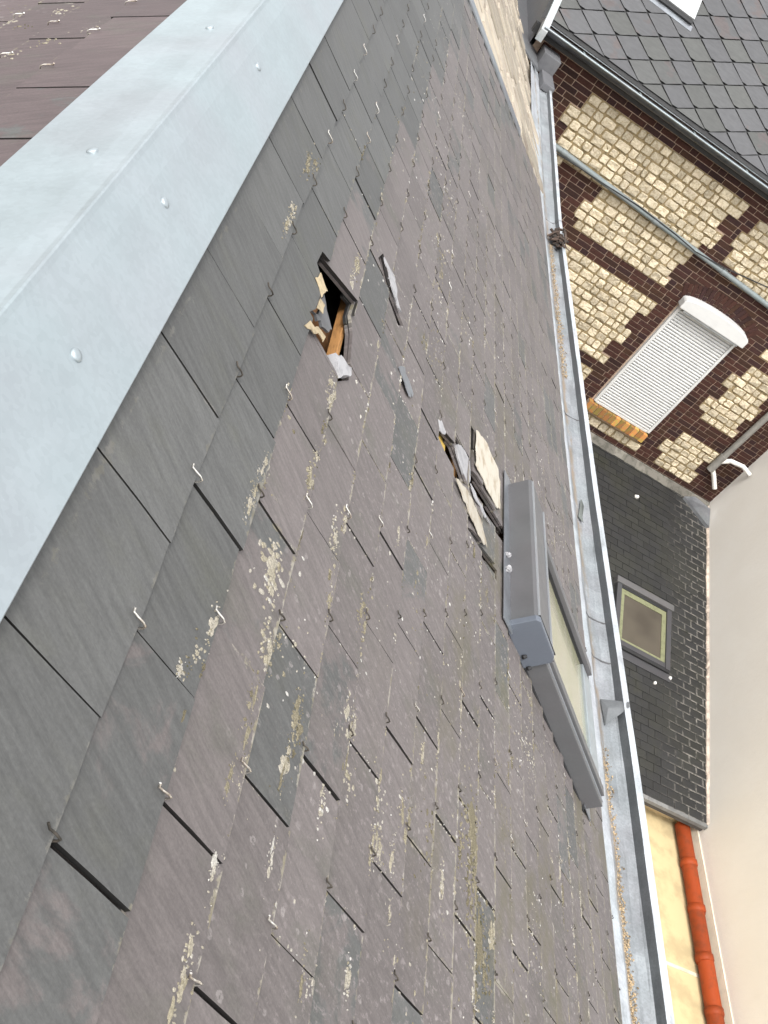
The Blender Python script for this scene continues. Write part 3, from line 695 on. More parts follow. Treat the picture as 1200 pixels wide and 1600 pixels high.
# ------------------------------------------------------------------ loose broken pieces on the roof
def shard(name, mat, P, h0, th, label, cat='slate', lift=0.0, group=None):
    mb = MB(); P = [tuple(p) for p in P]
    if area(P) < 0: P = P[::-1]
    r = random.Random(hash(label) % 1000 if False else len(label))
    Q = []
    for i in range(len(P)):
        p, q = P[i], P[(i + 1) % len(P)]
        Q.append(p); d = math.hypot(q[0] - p[0], q[1] - p[1])
        k = 5 if d > .08 else (3 if d > .04 else (1 if d > .02 else 0))
        for j in range(1, k + 1):
            t = j / (k + 1); Q.append((p[0] + (q[0] - p[0]) * t + r.gauss(0, .0030), p[1] + (q[1] - p[1]) * t + r.gauss(0, .0030)))
    smin = min(p[0] for p in Q); smax = max(p[0] for p in Q)
    top = [fr(s, y, h0 + lift * (smax - s) / (smax - smin) + r.gauss(0, .0004)) for s, y in Q]
    mb.slab(top, -(fr(0, 0, 1)) * th, (r.random(), .5, .5))
    o = mb.build(name, mat); tag(o, label, cat, group); return o
shard('slate_shard', M['grey_shard'], [(.401, 1.511), (.457, 1.485), (.449, 1.46), (.382, 1.413), (.403, 1.44)], -.006, .005, 'pointed grey slate splinter hanging into the upper hole', lift=.006)
shard('slate_shard', M['cream_edge'], [(.359, 1.483), (.367, 1.517), (.399, 1.51), (.389, 1.468), (.376, 1.478)], .0065, .0015, 'cream broken slate flake on the ridge side of the upper hole')
shard('slate_shard', M['cream_edge'], [(.385, 1.422), (.387, 1.46), (.403, 1.466), (.404, 1.437)], .0065, .0015, 'small cream slate flake at the near corner of the upper hole')
shard('slate_shard', M['cream_edge'], [(.369, 1.335), (.375, 1.353), (.402, 1.39), (.427, 1.399), (.402, 1.365)], .0065, .0015, 'narrow cream slate flake just uphill of the black gap in the upper hole')
shard('mortar_lump', M['white_slate'], [(.463, 1.407), (.495, 1.436), (.520, 1.452), (.521, 1.424), (.495, 1.379)], .009, .016, 'white lump of mortar stuck at the near end of the upper hole', 'mortar')
shard('slate_shard', M['white_slate'], [(.560, 1.990), (.618, 1.996), (.640, 1.940), (.665, 1.925), (.640, 1.926), (.604, 1.945)], .010, .003, 'slipped slate standing up with a pale edge beyond the upper hole', lift=-.006)
shard('zinc_patch', M['zinc_dull'], [(.696, 1.743), (.725, 1.789), (.782, 1.771), (.763, 1.733)], .0065, .001, 'bluish strip of sheet metal tucked between the two holes', 'sheet metal')
shard('slate_shard', M['white_slate'], [(1.060, 1.966), (1.094, 2.012), (1.168, 2.048), (1.174, 1.973), (1.153, 1.923), (1.083, 1.944)], .004, .005, 'whitish slate fragment between the black gaps of the lower hole')
shard('slate_shard', M['white_slate'], [(.93, 1.889), (.949, 1.912), (.978, 1.905), (.972, 1.885), (.943, 1.86)], .0070, .002, 'tiny white slate chip at the uphill tip of the lower hole')
shard('slate_shard', M['pale_slate'], [(1.199, 2.226), (1.279, 2.292), (1.411, 2.324), (1.43, 2.267), (1.429, 2.159), (1.392, 2.12), (1.25, 2.085), (1.202, 2.07)], .0065, .0018, 'large cream split slate beside the head of the roof window', lift=.002)
shard('slate_shard', M['pale_slate'], [(1.063, 1.832), (1.150, 1.892), (1.249, 1.906), (1.315, 1.867), (1.274, 1.842), (1.18, 1.822)], .0062, .0018, 'long narrow cream slate strip on the near side of the lower hole', lift=.002)
shard('slate_shard', M['white_slate'], [(1.17, 1.95), (1.19, 1.955), (1.30, 1.975), (1.34, 1.985), (1.27, 1.95), (1.2, 1.93)], .0070, .002, 'thin white slate sliver beside the widest black gap of the lower hole')
for k, (s, y, rd, lb) in enumerate(((1.468, 2.005, .009, 'white crumb of mortar against the shutter box, upper one of two'), (1.466, 1.945, .011, 'white crumb of mortar against the shutter box, lower one of two'))):
    mb = MB(); r = random.Random(k)
    bm = bmesh.new(); bmesh.ops.create_icosphere(bm, subdivisions=2, radius=rd)
    vs = [fr(s, y, .016) + v.co * r.uniform(.55, 1.15) for v in bm.verts]; fs = [tuple(v.index for v in f.verts) for f in bm.faces]; bm.free()
    mb.mesh_faces(vs, fs); o = mb.build('mortar_crumb', M['white_slate']); tag(o, lb, 'mortar', 'mortar crumbs by the shutter box')

# gutter contents
mb = MB(); r = random.Random(12)
def pebble(mb, c, rad, t, r):
    vs = [Vector(c) + Vector(d) * rad * r.uniform(.7, 1.3) for d in ((1, 0, 0), (-1, 0, 0), (0, 1, 0), (0, -1, 0), (0, 0, .8), (0, 0, -.8))]
    mb.mesh_faces(vs, [(0, 2, 4), (2, 1, 4), (1, 3, 4), (3, 0, 4), (2, 0, 5), (1, 2, 5), (3, 1, 5), (0, 3, 5)], t)
for _ in range(6500):
    y = r.uniform(.9, 2.35) if r.random() < .8 else r.uniform(5.0, 6.9)
    if r.random() < (y - .9) / 1.9 and y < 3: continue
    x = 2.186 + r.gauss(0, .012) + (0.01 if y > 3 else 0)
    pebble(mb, (x, y, -1.6945 + max(0, (2.19 - x) * .3)), r.choice((.0012, .002, .003, .0048)), (r.random(), .5, .5), r)
o = mb.build('gutter_grit', simple('tan_grit', (0.30, 0.225, 0.135), .95, 0, .5, 300, 0, col2=(.16, .12, .08), thr=(.5, .6))); tag(o, 'tan grit and crumbled mortar lying along the gutter trough', 'grit', None, 'stuff')
mb = MB(); r = random.Random(3)
for _ in range(40):
    c = Vector((2.235 + r.gauss(0, .022), 6.95 + r.gauss(0, .06), -1.675 + abs(r.gauss(0, .03))))
    d = Vector((r.gauss(0, 1), r.gauss(0, 1), r.gauss(0, .5))).normalized() * r.uniform(.02, .07)
    mb.tube([c - d, c + Vector((r.gauss(0, .01), r.gauss(0, .01), .01)), c + d], r.uniform(.003, .012), 5, (r.random(), .5, .5))
for _ in range(60): pebble(mb, (2.235 + r.gauss(0, .02), 6.95 + r.gauss(0, .05), -1.68 + abs(r.gauss(0, .025))), r.uniform(.008, .022), (r.random(), .5, .5), r)
o = mb.build('leaf_clump', simple('rotten_leaves', (0.055, 0.035, 0.025), .9, 0, .4, 40, .3, 90, col2=(.02, .02, .018))); tag(o, 'dark clump of rotten leaves and twigs blocking the gutter corner', 'debris')
mb = MB()
P = [(2.178, 3.70), (2.190, 3.76), (2.205, 3.85), (2.212, 3.86), (2.215, 3.80), (2.208, 3.72), (2.2, 3.66)]
mb.slab([Vector((x, y, -1.686 + .006 * math.sin(y * 40))) for x, y in P], (0, 0, -.0015)); o = mb.build('dead_leaf', simple('grey_leaf', (0.12, 0.13, 0.12), .8)); tag(o, 'single grey dead leaf lying in the zinc gutter above the lean-to', 'leaf')

# ================================================================== NEIGHBOUR WITH PALE ROOF SLABS
nb = empty('pale_roof_house', (0, 11, -10), 'neighbouring house roofed with rough pale stone slabs beyond the hip', 'house')
M['pale_tile'] = simple('pale_weathered_slab', (.30, .262, .205), .9, 0, .25, 9, .8, 40, col2=(.24, .20, .16), thr=(.42, .7))
r = random.Random(8); mb0 = MB(); pieces = []
HN = 0.0
for ci, y in enumerate([5.9 + .27 * k for k in range(38)]):
    s = 0.35 + r.uniform(0, .3)
    while s < 2.66:
        L = r.uniform(.22, .42); s1 = min(s + L, 2.745)
        P = [(s + .006, y + .028 + r.gauss(0, .008)), (s1 - .006, y + .028 + r.gauss(0, .012)), (s1 - .006, y + .25 + r.gauss(0, .01)), (s + .006, y + .25)]
        P = cut(P, .81, -1.0, -5.52 - 0.06)
        if P and abs(area(P)) > .004:
            if area(P) < 0: P = P[::-1]
            hh = HN + r.uniform(-.014, .012)
            mb = MB(); cx = sum(p[0] for p in P) / len(P); cyy = sum(p[1] for p in P) / len(P)
            tn = (r.random(), r.random(), r.random())
            lo = [fr(a, b, hh - .05) for a, b in P]; mid = [fr(a, b, hh - .006) for a, b in P]
            top = [fr(a + (cx - a) * .08, b + (cyy - b) * .08, hh + r.uniform(0, .010)) for a, b in P]
            n = len(P)
            mb.mesh_faces(lo + mid + top, [(k, (k + 1) % n, n + (k + 1) % n, n + k) for k in range(n)] + [(n + k, n + (k + 1) % n, 2 * n + (k + 1) % n, 2 * n + k) for k in range(n)] + [tuple(range(2 * n, 3 * n))], tn)
            mb.build('roof_slab', M['pale_tile'], nb)
        s = s1
mb = MB(); mb.slab([fr(.2, 5.7, HN - .03), fr(2.72, 7.6, HN - .03), fr(2.72, 17, HN - .03), fr(.2, 17, HN - .03)], (0, 0, -.02)); mb.build('roof_bed', simple('roof_bed_mortar', (.07, .055, .04), .95), nb)
mb = MB(); mb.box((-2.0, 7.75, -10), (4.1, 0, 0), (0, 9, 0), (0, 0, 8.2)); mb.build('wall', simple('neighbour_wall', (.4, .34, .28), .9), nb)
mb = MB(); mb.poly([fr(.2, 5.7, HN - .06), fr(.2, 17, HN - .06), fl(2.5, 17, HN), fl(2.5, 7.7, HN)]); mb.build('far_slope', M['pale_tile'], nb)
sweep('gutter', M['gutter'], 7.36, 11.6, lambda y: -0.03 + 0.030 * (y - 7.36), 30, nb, 9)
mb = MB()      # grey hopper box where the gutter meets the brick house
mb.box((2.27, 11.02, -1.69), (.15, 0, 0), (0, .52, 0), (0, 0, .075)); mb.box((2.20, 11.55, -1.66), (.22, 0, 0), (0, .36, 0), (0, 0, .20))
mb.build('hopper', simple('grey_hopper', (.10, .10, .105), .6), nb, bevel=.008)
mb = MB(); mb.slab([(1.66, 11.3, -1.40), (2.20, 11.3, -1.60), (2.20, 17, -1.50), (1.66, 17, -1.30)], (0, 0, -.02)); M['valley'] = metal_mat('dark_zinc', (.13, .135, .14), .5, .3, .2); mb.build('valley_gutter', M['valley'], nb)

# ================================================================== BRICK HOUSE
bh = empty('brick_house', (5.2, 13.5, -10), 'brick and limestone house with a white closed shutter and diamond slate roof', 'house')
YW = 12.0
def brick_material():
    mt, t, b = newmat('dark_brick'); N = NT(t); a = N.attr(); p = N.pos()
    c = N.node('ShaderNodeValToRGB', {'Fac': N.math('FRACT', N.math('ADD', a[0], N.objrand()))}).outputs[0]
    e = c.node.color_ramp; e.elements[0].color = (.040, .016, .012, 1); e.elements[1].color = (.022, .010, .009, 1)
    for q, cc in ((.3, (.050, .020, .014, 1)), (.6, (.028, .013, .013, 1)), (.85, (.045, .021, .012, 1))):
        x = e.elements.new(q); x.color = cc
    n = N.noise(p, 55, 4, .7)
    t.links.new(N.scale(c, N.ramp(n, .3, .75, .7, 1.35)), b.inputs['Base Color']); b.inputs['Roughness'].default_value = .85
    b.inputs['Specular IOR Level'].default_value = .25
    t.links.new(N.bump(n, .5, .004), b.inputs['Normal']); return mt
M['brick'] = brick_material()
def stone_material():
    mt, t, b = newmat('limestone'); N = NT(t); a = N.attr(); p = N.pos()
    n = N.noise(p, 30, 5, .75); n2 = N.noise(p, 8, 3, .6)
    c = N.mix(N.ramp(n, .40, .66), (.60, .525, .39), (.40, .33, .22))
    c = N.mix(N.ramp(N.noise(p, 70, 4, .75), .58, .68, 0, .8), c, (.20, .15, .09))
    c = N.mix(N.ramp(n2, .5, .8, 0, .25), c, (.60, .46, .36))
    t.links.new(N.scale(c, N.ramp(a[0], 0, 1, .74, 1.12)), b.inputs['Base Color']); b.inputs['Roughness'].default_value = .9; b.inputs['Specular IOR Level'].default_value = .2
    t.links.new(N.bump(n, .8, .012), b.inputs['Normal']); return mt
M['stone'] = stone_material()
M['mortar'] = simple('pink_mortar', (.42, .31, .23), .95, 0, .15, 20, .3, 80)
M['mortar_tan'] = simple('tan_mortar', (.25, .19, .10), .95, 0, .2, 24, .4, 80)
# stone panels: (x0,x1,ztop,zbottom, toothed left, toothed right)
PAN = [(2.93, 5.36, -1.625, -2.43, .07, .07), (3.76, 5.26, -2.43, -3.015, .05, .03), (3.80, 5.31, -3.215, -4.29, 0, .07),
       (4.6, 5.29, -4.44, -4.66, 0, .03), (5.62, 8.3, -1.64, -2.30, .04, 0), (5.95, 8.3, -2.30, -2.50, .0, 0), (6.98, 8.3, -2.92, -3.05, .03, 0),
       (6.97, 7.62, -3.22, -4.27, .07, .04), (6.96, 7.66, -4.52, -5.22, .06, .05), (5.6, 6.66, -5.045, -5.19, 0, .03), (2.2, 3.1, -2.30, -2.44, 0, .1)]
hc = .0735
snap = lambda z: -1.30 - hc * round((-1.30 - z) / hc)
PAN = [(a, b, snap(c), snap(d), e, f) for a, b, c, d, e, f in PAN]
RH = .1165
def panel_row(P, z):
    x0, x1, zt, zb, tl, tr = P
    if not (zb < z < zt): return None
    n = max(1, round((zt - zb) / RH)); k = int((zt - z) / ((zt - zb) / n))
    sg = 1 if (k // 2) % 2 == 0 else -1
    return (x0 + tl * sg, x1 + tr * sg)
def stones_at(z):
    o = sorted(q for q in (panel_row(P, z) for P in PAN) if q)
    return o
BR = []; ST = []
r = random.Random(31)
WX0, WX1, WZ0, WZ1 = 5.62, 6.62, -5.02, -2.62      # window zone without bricks (arch included)
hc = .0735
z = -1.30
while z > -5.45:
    zb = z - hc; zm = (z + zb) / 2
    iv = [(2.2, 8.25)]
    blk = stones_at(zm)
    if WZ0 < zm < -2.86: blk = blk + [(5.60, 6.60)]
    for (a, b) in blk:
        nv = []
        for (u, v) in iv:
            if b <= u or a >= v: nv.append((u, v)); continue
            if a - u > .02: nv.append((u, a))
            if v - b > .02: nv.append((b, v))
        iv = nv
    for (u, v) in iv:
        x = u
        while x < v - .01:
            w = r.choice((.22, .22, .11, .22, .11)) + r.uniform(-.006, .006)
            if x + w > v - .05: w = v - x
            if w > .26: w = w / 2
            ax_, az_ = x + w / 2 - 6.12, zm + 4.02
            if not all(1.115 < math.hypot(ax_ + q1 * w / 2, az_ + q2 * hc / 2) < 1.385 and abs(math.atan2(ax_ + q1 * w / 2, az_ + q2 * hc / 2)) < .49 for q1 in (-1, 1) for q2 in (-1, 1)): BR.append((x, w, z, r.random()))
            x += w
    z -= hc
BM = []
for k in range(10):      # a few brick shapes shared by all bricks: unit box scaled
    mb = MB(); jx = lambda: r.uniform(-.02, .02); e = .04
    lo = [(-.5, 0, -.5), (.5, 0, -.5), (.5, 0, .5), (-.5, 0, .5)]; f0 = [(-.5, -.8, -.5), (.5, -.8, -.5), (.5, -.8, .5), (-.5, -.8, .5)]
    f1 = [(-.46 + jx(), -1 + jx(), -.42 + jx()), (.46 + jx(), -1 + jx(), -.42 + jx()), (.46 + jx(), -1 + jx(), .42 + jx()), (-.46 + jx(), -1 + jx(), .42 + jx())]
    fs = []
    for a in (0, 4):
        for q in range(4): fs.append((a + q, a + (q + 1) % 4, a + 4 + (q + 1) % 4, a + 4 + q))
    fs.append((8, 9, 10, 11)); mb.mesh_faces(lo + f0 + f1, fs, (k / 10, .5, .5)); BM.append(mb.mesh('brick', M['brick'], Vector((0, 0, 0)))[0])
def brick_m(x, w, z, y=YW, depth=.016, h=hc):
    return Matrix.Translation((x + w / 2, y, z - h / 2)) @ Matrix.Diagonal((w - .009, depth, h - .009, 1))
def rank(items, pos):
    sc = []
    for it in items:
        P = pos(it); p = pix(P); sc.append(((1 / p[2]) if p and inview(P, 0) and p[0] > 862 else 0))
    return sorted(range(len(items)), key=lambda i: -sc[i])
def join_into(mb, me, mw, tint):
    mb.mesh_faces([mw @ v.co for v in me.vertices], [tuple(p.vertices) for p in me.polygons], tint)
restb = MB()
for n, i in enumerate(rank(BR, lambda b: (b[0] + b[1] / 2, YW, b[2]))):
    x, w, z, q = BR[i]; d = r.uniform(.004, .008)
    if n < 270: place('brick', BM[r.randrange(10)], bh, brick_m(x, w, z, depth=d))
    else: join_into(restb, BM[r.randrange(10)], brick_m(x, w, z, depth=d), (r.random(), .5, .5))
restb.build('brick', M['brick'], bh, 'stuff')
# arch of standing bricks over the shutter
for k in range(21):
    a = (k - 10) / 10.0 * .47
    parts_ = ((1.115, 1.255), (1.26, 1.385)) if k % 2 else ((1.115, 1.205), (1.21, 1.385))
    for (ra, rb) in parts_:
        rm = (ra + rb) / 2
        mw = Matrix.Translation((6.12 + rm * math.sin(a), YW, -4.02 + rm * math.cos(a))) @ Matrix.Rotation(a, 4, 'Y') @ Matrix.Diagonal((.052 * rm / 1.25 , .0115, rb - ra - .004, 1))
        place('arch_brick', BM[r.randrange(10)], bh, mw)
# limestone blocks
for P in PAN:
    x0, x1, zt, zb, tl, tr = P; n = max(1, round((zt - zb) / RH)); dz = (zt - zb) / n
    for k in range(n):
        zz = zt - dz * k; a, b = panel_row(P, zz - dz / 2); x = a
        while x < b - .02:
            w = r.choice((.085, .11, .13, .15, .17, .19)) + r.uniform(-.012, .012)
            if b - (x + w) < .07: w = b - x
            if w > .23: w /= 2
            ST.append((x, w, zz, dz)); x += w
def stone_geo(mb, x, w, z, h, t):
    jt = .0065; cx, cz = x + w / 2, z - h / 2 + r.gauss(0, .003); w2, h2 = w / 2 - jt, h / 2 - jt - abs(r.gauss(0, .004))
    cor = []
    for sx, sz in ((1, -1), (1, 1), (-1, 1), (-1, -1)):
        cut_ = r.uniform(.08, .34); px, pz = sx * w2 * r.uniform(.90, 1.0), sz * h2 * r.uniform(.88, 1.0)
        c1 = (px, pz - sz * h2 * cut_); c2 = (px - sx * h2 * cut_, pz)
        cor += [c1, c2] if sx * sz > 0 else [c2, c1]
    mid = []
    n = len(cor)
    for k in range(n):
        mid.append(cor[k])
        if k % 2 == 1:
            q = cor[(k + 1) % n]; mid.append(((cor[k][0] + q[0]) / 2 + r.gauss(0, .004), (cor[k][1] + q[1]) / 2 + r.gauss(0, .004)))
    out = mid; n = len(out); d = r.uniform(.010, .026); tx, tz = r.gauss(0, .05), r.gauss(0, .05)
    R0 = [(cx + a, YW + .002, cz + b) for a, b in out]
    R1 = [(cx + a * .985, YW - d * .75 + tx * a + tz * b, cz + b * .985) for a, b in out]
    R2 = [(cx + a * .86, YW - d + tx * a + tz * b + r.gauss(0, .0028), cz + b * .84) for a, b in out]
    fs = []
    for q in (0, n):
        for k in range(n): fs.append((q + k, q + (k + 1) % n, q + n + (k + 1) % n, q + n + k))
    ctr = 3 * n; fs += [(2 * n + k, 2 * n + (k + 1) % n, ctr) for k in range(n)]
    mb.mesh_faces(R0 + R1 + R2 + [(cx + r.gauss(0, .01), YW - d + r.gauss(0, .005), cz + r.gauss(0, .008))], fs, t)
rests = MB()
for n, i in enumerate(rank(ST, lambda b: (b[0] + b[1] / 2, YW, b[2]))):
    x, w, z, h = ST[i]; t = (r.random(), .5, .5)
    if n < 300: mb = MB(); stone_geo(mb, x, w, z, h, t); mb.build('stone', M['stone'], bh)
    else: stone_geo(rests, x, w, z, h, t)
if rests.f: rests.build('stone', M['stone'], bh, 'stuff')
mb = MB(); mb.poly([(2.12, YW + .004, -10), (8.4, YW + .004, -10), (8.4, YW + .004, -1.3), (2.12, YW + .004, -1.3)]); mb.build('wall', M['mortar'], bh)
mb = MB()
for P in PAN:
    x0, x1, zt, zb, tl, tr = P; n = max(1, round((zt - zb) / RH)); dz = (zt - zb) / n
    for k in range(n):
        a, b = panel_row(P, zt - dz * (k + .5)); mb.poly([(a, YW - .003, zt - dz * (k + 1)), (b, YW - .003, zt - dz * (k + 1)), (b, YW - .003, zt - dz * k), (a, YW - .003, zt - dz * k)])
mb.build('panel_mortar', M['mortar_tan'], bh)
mb = MB(); mb.box((2.15, YW + .02, -10), (6.2, 0, 0), (0, 5, 0), (0, 0, 8.55)); mb.build('house_body', M['mortar'], bh)
# shutter with its arched box
white = simple('white_shutter', (.52, .52, .505), .45, 0, .03, 5)
sh = MB(); n = 42; z0, z1 = -4.80, -3.02
for k in range(n):
    a = z0 + (z1 - z0) * k / n; b = z0 + (z1 - z0) * (k + 1) / n; q = (b - a)
    pr = [(YW - .008, a), (YW - .010, a + q * .10), (YW - .036, a + q * .22), (YW - .039, a + q * .55), (YW - .034, a + q * .86), (YW - .008, b)]
    for (y0, za), (y1, zb) in zip(pr[:-1], pr[1:]): sh.poly([(5.655, y0, za), (6.575, y0, za), (6.575, y1, zb), (5.655, y1, zb)], (r.random(), .5, .5))
curtain = sh.build('shutter_curtain', white, bh, label='closed white roller shutter with fine slats')
for x in (5.62, 6.575):
    mb = MB(); mb.box((x, YW - .055, z0 - .02), (.04, 0, 0), (0, .07, 0), (0, 0, z1 - z0 + .03)); mb.build('guide_rail', white, curtain, bevel=.004)
mb = MB(); mb.box((5.655, YW - .045, z0 - .035), (.92, 0, 0), (0, .04, 0), (0, 0, .035)); mb.build('bottom_bar', white, curtain, bevel=.004)
top = [(5.58, -3.05), (6.66, -3.05), (6.66, -2.945)] + [(6.12 + .54 * math.cos(math.pi * k / 12), -2.945 + .10 * math.sin(math.pi * k / 12)) for k in range(1, 12)] + [(5.58, -2.945)]
mb = MB(); F0 = [(x, YW - .165, z) for x, z in top]; B0 = [(x, YW + .0, z) for x, z in top]
mb.poly(F0); nn = len(top)
for k in range(nn): mb.poly([F0[(k + 1) % nn], F0[k], B0[k], B0[(k + 1) % nn]])
mb.build('shutter_box', white, bh, weld=True, bevel=.012)
mb = MB(); mb.box((5.66, YW - .15, -3.075), (.92, 0, 0), (0, .13, 0), (0, 0, .022)); mb.build('box_underside', simple('grey_strip', (.3, .31, .31), .6), bh)
# sill of orange bricks
M['sill'] = simple('orange_sill_brick', (.40, .17, .05), .8, 0, .4, 16, .4, 60, col2=(.30, .22, .05), thr=(.45, .6))
for k in range(13):
    mb = MB(); x = 5.56 + .0815 * k; mb.box((x, YW - .095, -4.985 + r.uniform(-.006, .006)), (.072, 0, 0), (0, .11, 0), (0, 0, .145), (r.random(), .5, .5)); mb.build('sill_brick', M['sill'], bh, bevel=.006)
mb = MB(); mb.box((5.555, YW - .08, -4.975), (1.05, 0, 0), (0, .09, 0), (0, 0, .12)); mb.build('sill_bed', M['mortar'], bh)
# pipes on the wall
grey_pipe = metal_mat('grey_green_pipe', (.17, .20, .20), .5, .15, .12)
mb = MB(); mb.tube([(2.4, YW - .07, -2.275), (5.2, YW - .07, -2.38), (8.19, YW - .07, -2.50)], .036, 12); hp = mb.build('supply_pipe', grey_pipe, bh)
for x in (3.1, 4.55, 5.7):
    mb = MB(); zc = -2.275 - (x - 2.4) * .0375; mb.tube([(x, YW - .07, zc), (x + .07, YW - .07, zc - .003)], .042, 12); mb.build('pipe_collar', grey_pipe, hp)
soil = simple('grey_soil_pipe', (.21, .20, .18), .6, 0, .1)
mb = MB(); mb.tube([(7.76, YW - .07, -2.0), (7.74, YW - .07, -4.72)], .047, 12); sp = mb.build('soil_pipe', soil, bh)
mb = MB(); mb.tube([(7.74, YW - .07, -4.5), (7.74, YW - .07, -4.80)], .058, 12); mb.build('pipe_collar', soil, sp)
pale = simple('white_plastic_pipe', (.68, .66, .62), .5, 0, .08, 30)
mb = MB(); mb.tube([(7.74, YW - .08, -4.62), (7.86, YW - .10, -4.50), (8.03, YW - .16, -4.45), (8.17, YW - .22, -4.48)], .035, 10); mb.build('branch_pipe', pale, sp)
mb = MB(); mb.tube([(7.74, YW - .07, -4.75), (7.84, YW - .08, -4.83), (8.0, YW - .12, -4.99)], .035, 10); mb.build('branch_pipe', pale, sp)
# roof with diamond slates
PB = math.radians(37); CB, SBb = math.cos(PB), math.sin(PB); E0 = Vector((0, 11.83, -1.245))
def fb(x, t, h=0.0): return E0 + Vector((x, t * CB - h * SBb, t * SBb + h * CB))
M['diamond'] = simple('grey_diamond_slate', (.235, .235, .238), .6, 0, .12, 5, .15, 120, col2=(.20, .20, .195))
def diamond_mat():
    mt, t, b = newmat('diamond_slate'); N = NT(t); a = N.attr(); p = N.pos()
    c = N.mix(N.ramp(a[1], .6, .8), (.064, .064, .066), (.060, .061, .057))
    c = N.mix(N.math('MULTIPLY', N.ramp(a[2], .72, .8), N.ramp(N.noise(p, 4.2, 3), .5, .62)), c, (.072, .060, .058))
    n = N.noise(N.vscale(p, 1, 3, 3), 9, 4, .6)
    c = N.scale(c, N.math('MULTIPLY', N.ramp(n, .3, .7, .9, 1.1), N.ramp(a[0], 0, 1, .92, 1.07)))
    t.links.new(c, b.inputs['Base Color']); b.inputs['Roughness'].default_value = .6; t.links.new(N.bump(n, .1, .004), b.inputs['Normal']); return mt
M['diamond'] = diamond_mat()
SKW = (2.90, 3.66, 1.13, 2.5)
HA, HB_ = .245, .178
for row in range(0, 22):
    for k in range(-1, 11):
        cx = 2.13 + .49 * (k + .5 * (row % 2)); ct = .04 + HB_ * row
        P = [(cx - .040, ct - HB_ + .026), (cx + .040, ct - HB_ + .030), (cx + HA - .009, ct + .002), (cx, ct + HB_ - .006), (cx - HA + .009, ct + .002)]
        for (a, b, c) in ((-1, 0, -2.10), (0, -1, -.055), (1, 0, 7.4)): P = cut(P, a, b, c) if P else P
        if not P or abs(area(P)) < .002: continue
        ps = [P]
        if 2.5 < cx < 4.1 and ct > .9: ps = subtract(ps, [(SKW[0], SKW[2]), (SKW[1], SKW[2]), (SKW[1], SKW[3]), (SKW[0], SKW[3])])
        if not ps: continue
        if not inview(fb(cx, ct), 120): continue
        mb = MB(); tn = (r.random(), r.random(), r.random())
        for Q in ps:
            if area(Q) < 0: Q = Q[::-1]
            mb.slab([fb(x, t, .026 - .05 * (t - ct + HB_) + r.gauss(0, .0012)) for x, t in Q], Vector((0, SBb, -CB)) * .007, tn)
        mb.build('roof_slate', M['diamond'], bh)
mb = MB(); mb.poly([fb(2.0, 0, -.002), fb(8.4, 0, -.002), fb(8.4, 4.6, -.002), fb(2.0, 4.6, -.002)]); mb.poly([fb(2, 4.6, -.002), fb(8.4, 4.6, -.002), (8.4, 19, -1.4), (2, 19, -1.4)])
mb.build('roof_deck', simple('roof_underlay', (.03, .03, .03), .9), bh)
mb = MB(); mb.slab([fb(2.045, -.16, .035), fb(2.125, -.16, .035), fb(2.125, 4.6, .035), fb(2.045, 4.6, .035)], (0, 0, -.12)); mb.build('verge_strip', metal_mat('verge_zinc', (.34, .37, .37), .5, .4), bh)
mb = MB(); mb.poly([(2.05, 17, -1.7), (2.05, 11.86, -1.7), (2.05, 11.86, -1.26), (2.05, 17, 2.6)]); mb.build('gable_cheek', M['valley'], bh)
# half-round gutter of the brick house
dz_ = metal_mat('dark_gutter_zinc', (.075, .082, .088), .33, .5, .2); bright = metal_mat('bright_lip', (.55, .60, .61), .35, .7)
mb = MB(); n = 12; gy, gz, gr = 11.775, -1.285, .072
ring = [(gy - gr * math.cos(math.pi * k / n), gz - gr * math.sin(math.pi * k / n)) for k in range(n + 1)]
for k in range(n):
    (ya, za), (yb, zb) = ring[k], ring[k + 1]
    mb.poly([(2.07, ya, za), (8.3, ya, za), (8.3, yb, zb), (2.07, yb, zb)], smooth=True)
gb = mb.build('gutter', dz_, bh, weld=True)
mb = MB(); mb.tube([(2.07, gy - gr - .006, gz + .002), (8.3, gy - gr - .006, gz + .002)], .012, 8); mb.build('gutter_lip', metal_mat('grey_lip', (.27, .31, .32), .4, .5), gb)
mb = MB(); mb.slab([(2.07, gy + gr - .014, gz + .030), (8.3, gy + gr - .014, gz + .030), (8.3, gy + gr + .014, gz + .040), (2.07, gy + gr + .014, gz + .040)], (0, 0, -.006)); mb.build('drip_edge', bright, gb)
mb = MB(); mb.box((2.0, 11.86, -1.42), (6.3, 0, 0), (0, .13, 0), (0, 0, .10)); mb.build('fascia', simple('black_fascia', (.02, .02, .02), .7), bh)
for x in (2.6, 3.4, 4.2, 5.0, 5.8):
    mb = MB(); mb.box((x, gy - gr, gz + .004), (.025, 0, 0), (0, 2 * gr, 0), (0, 0, .004)); mb.build('bracket', grey_pipe, gb)
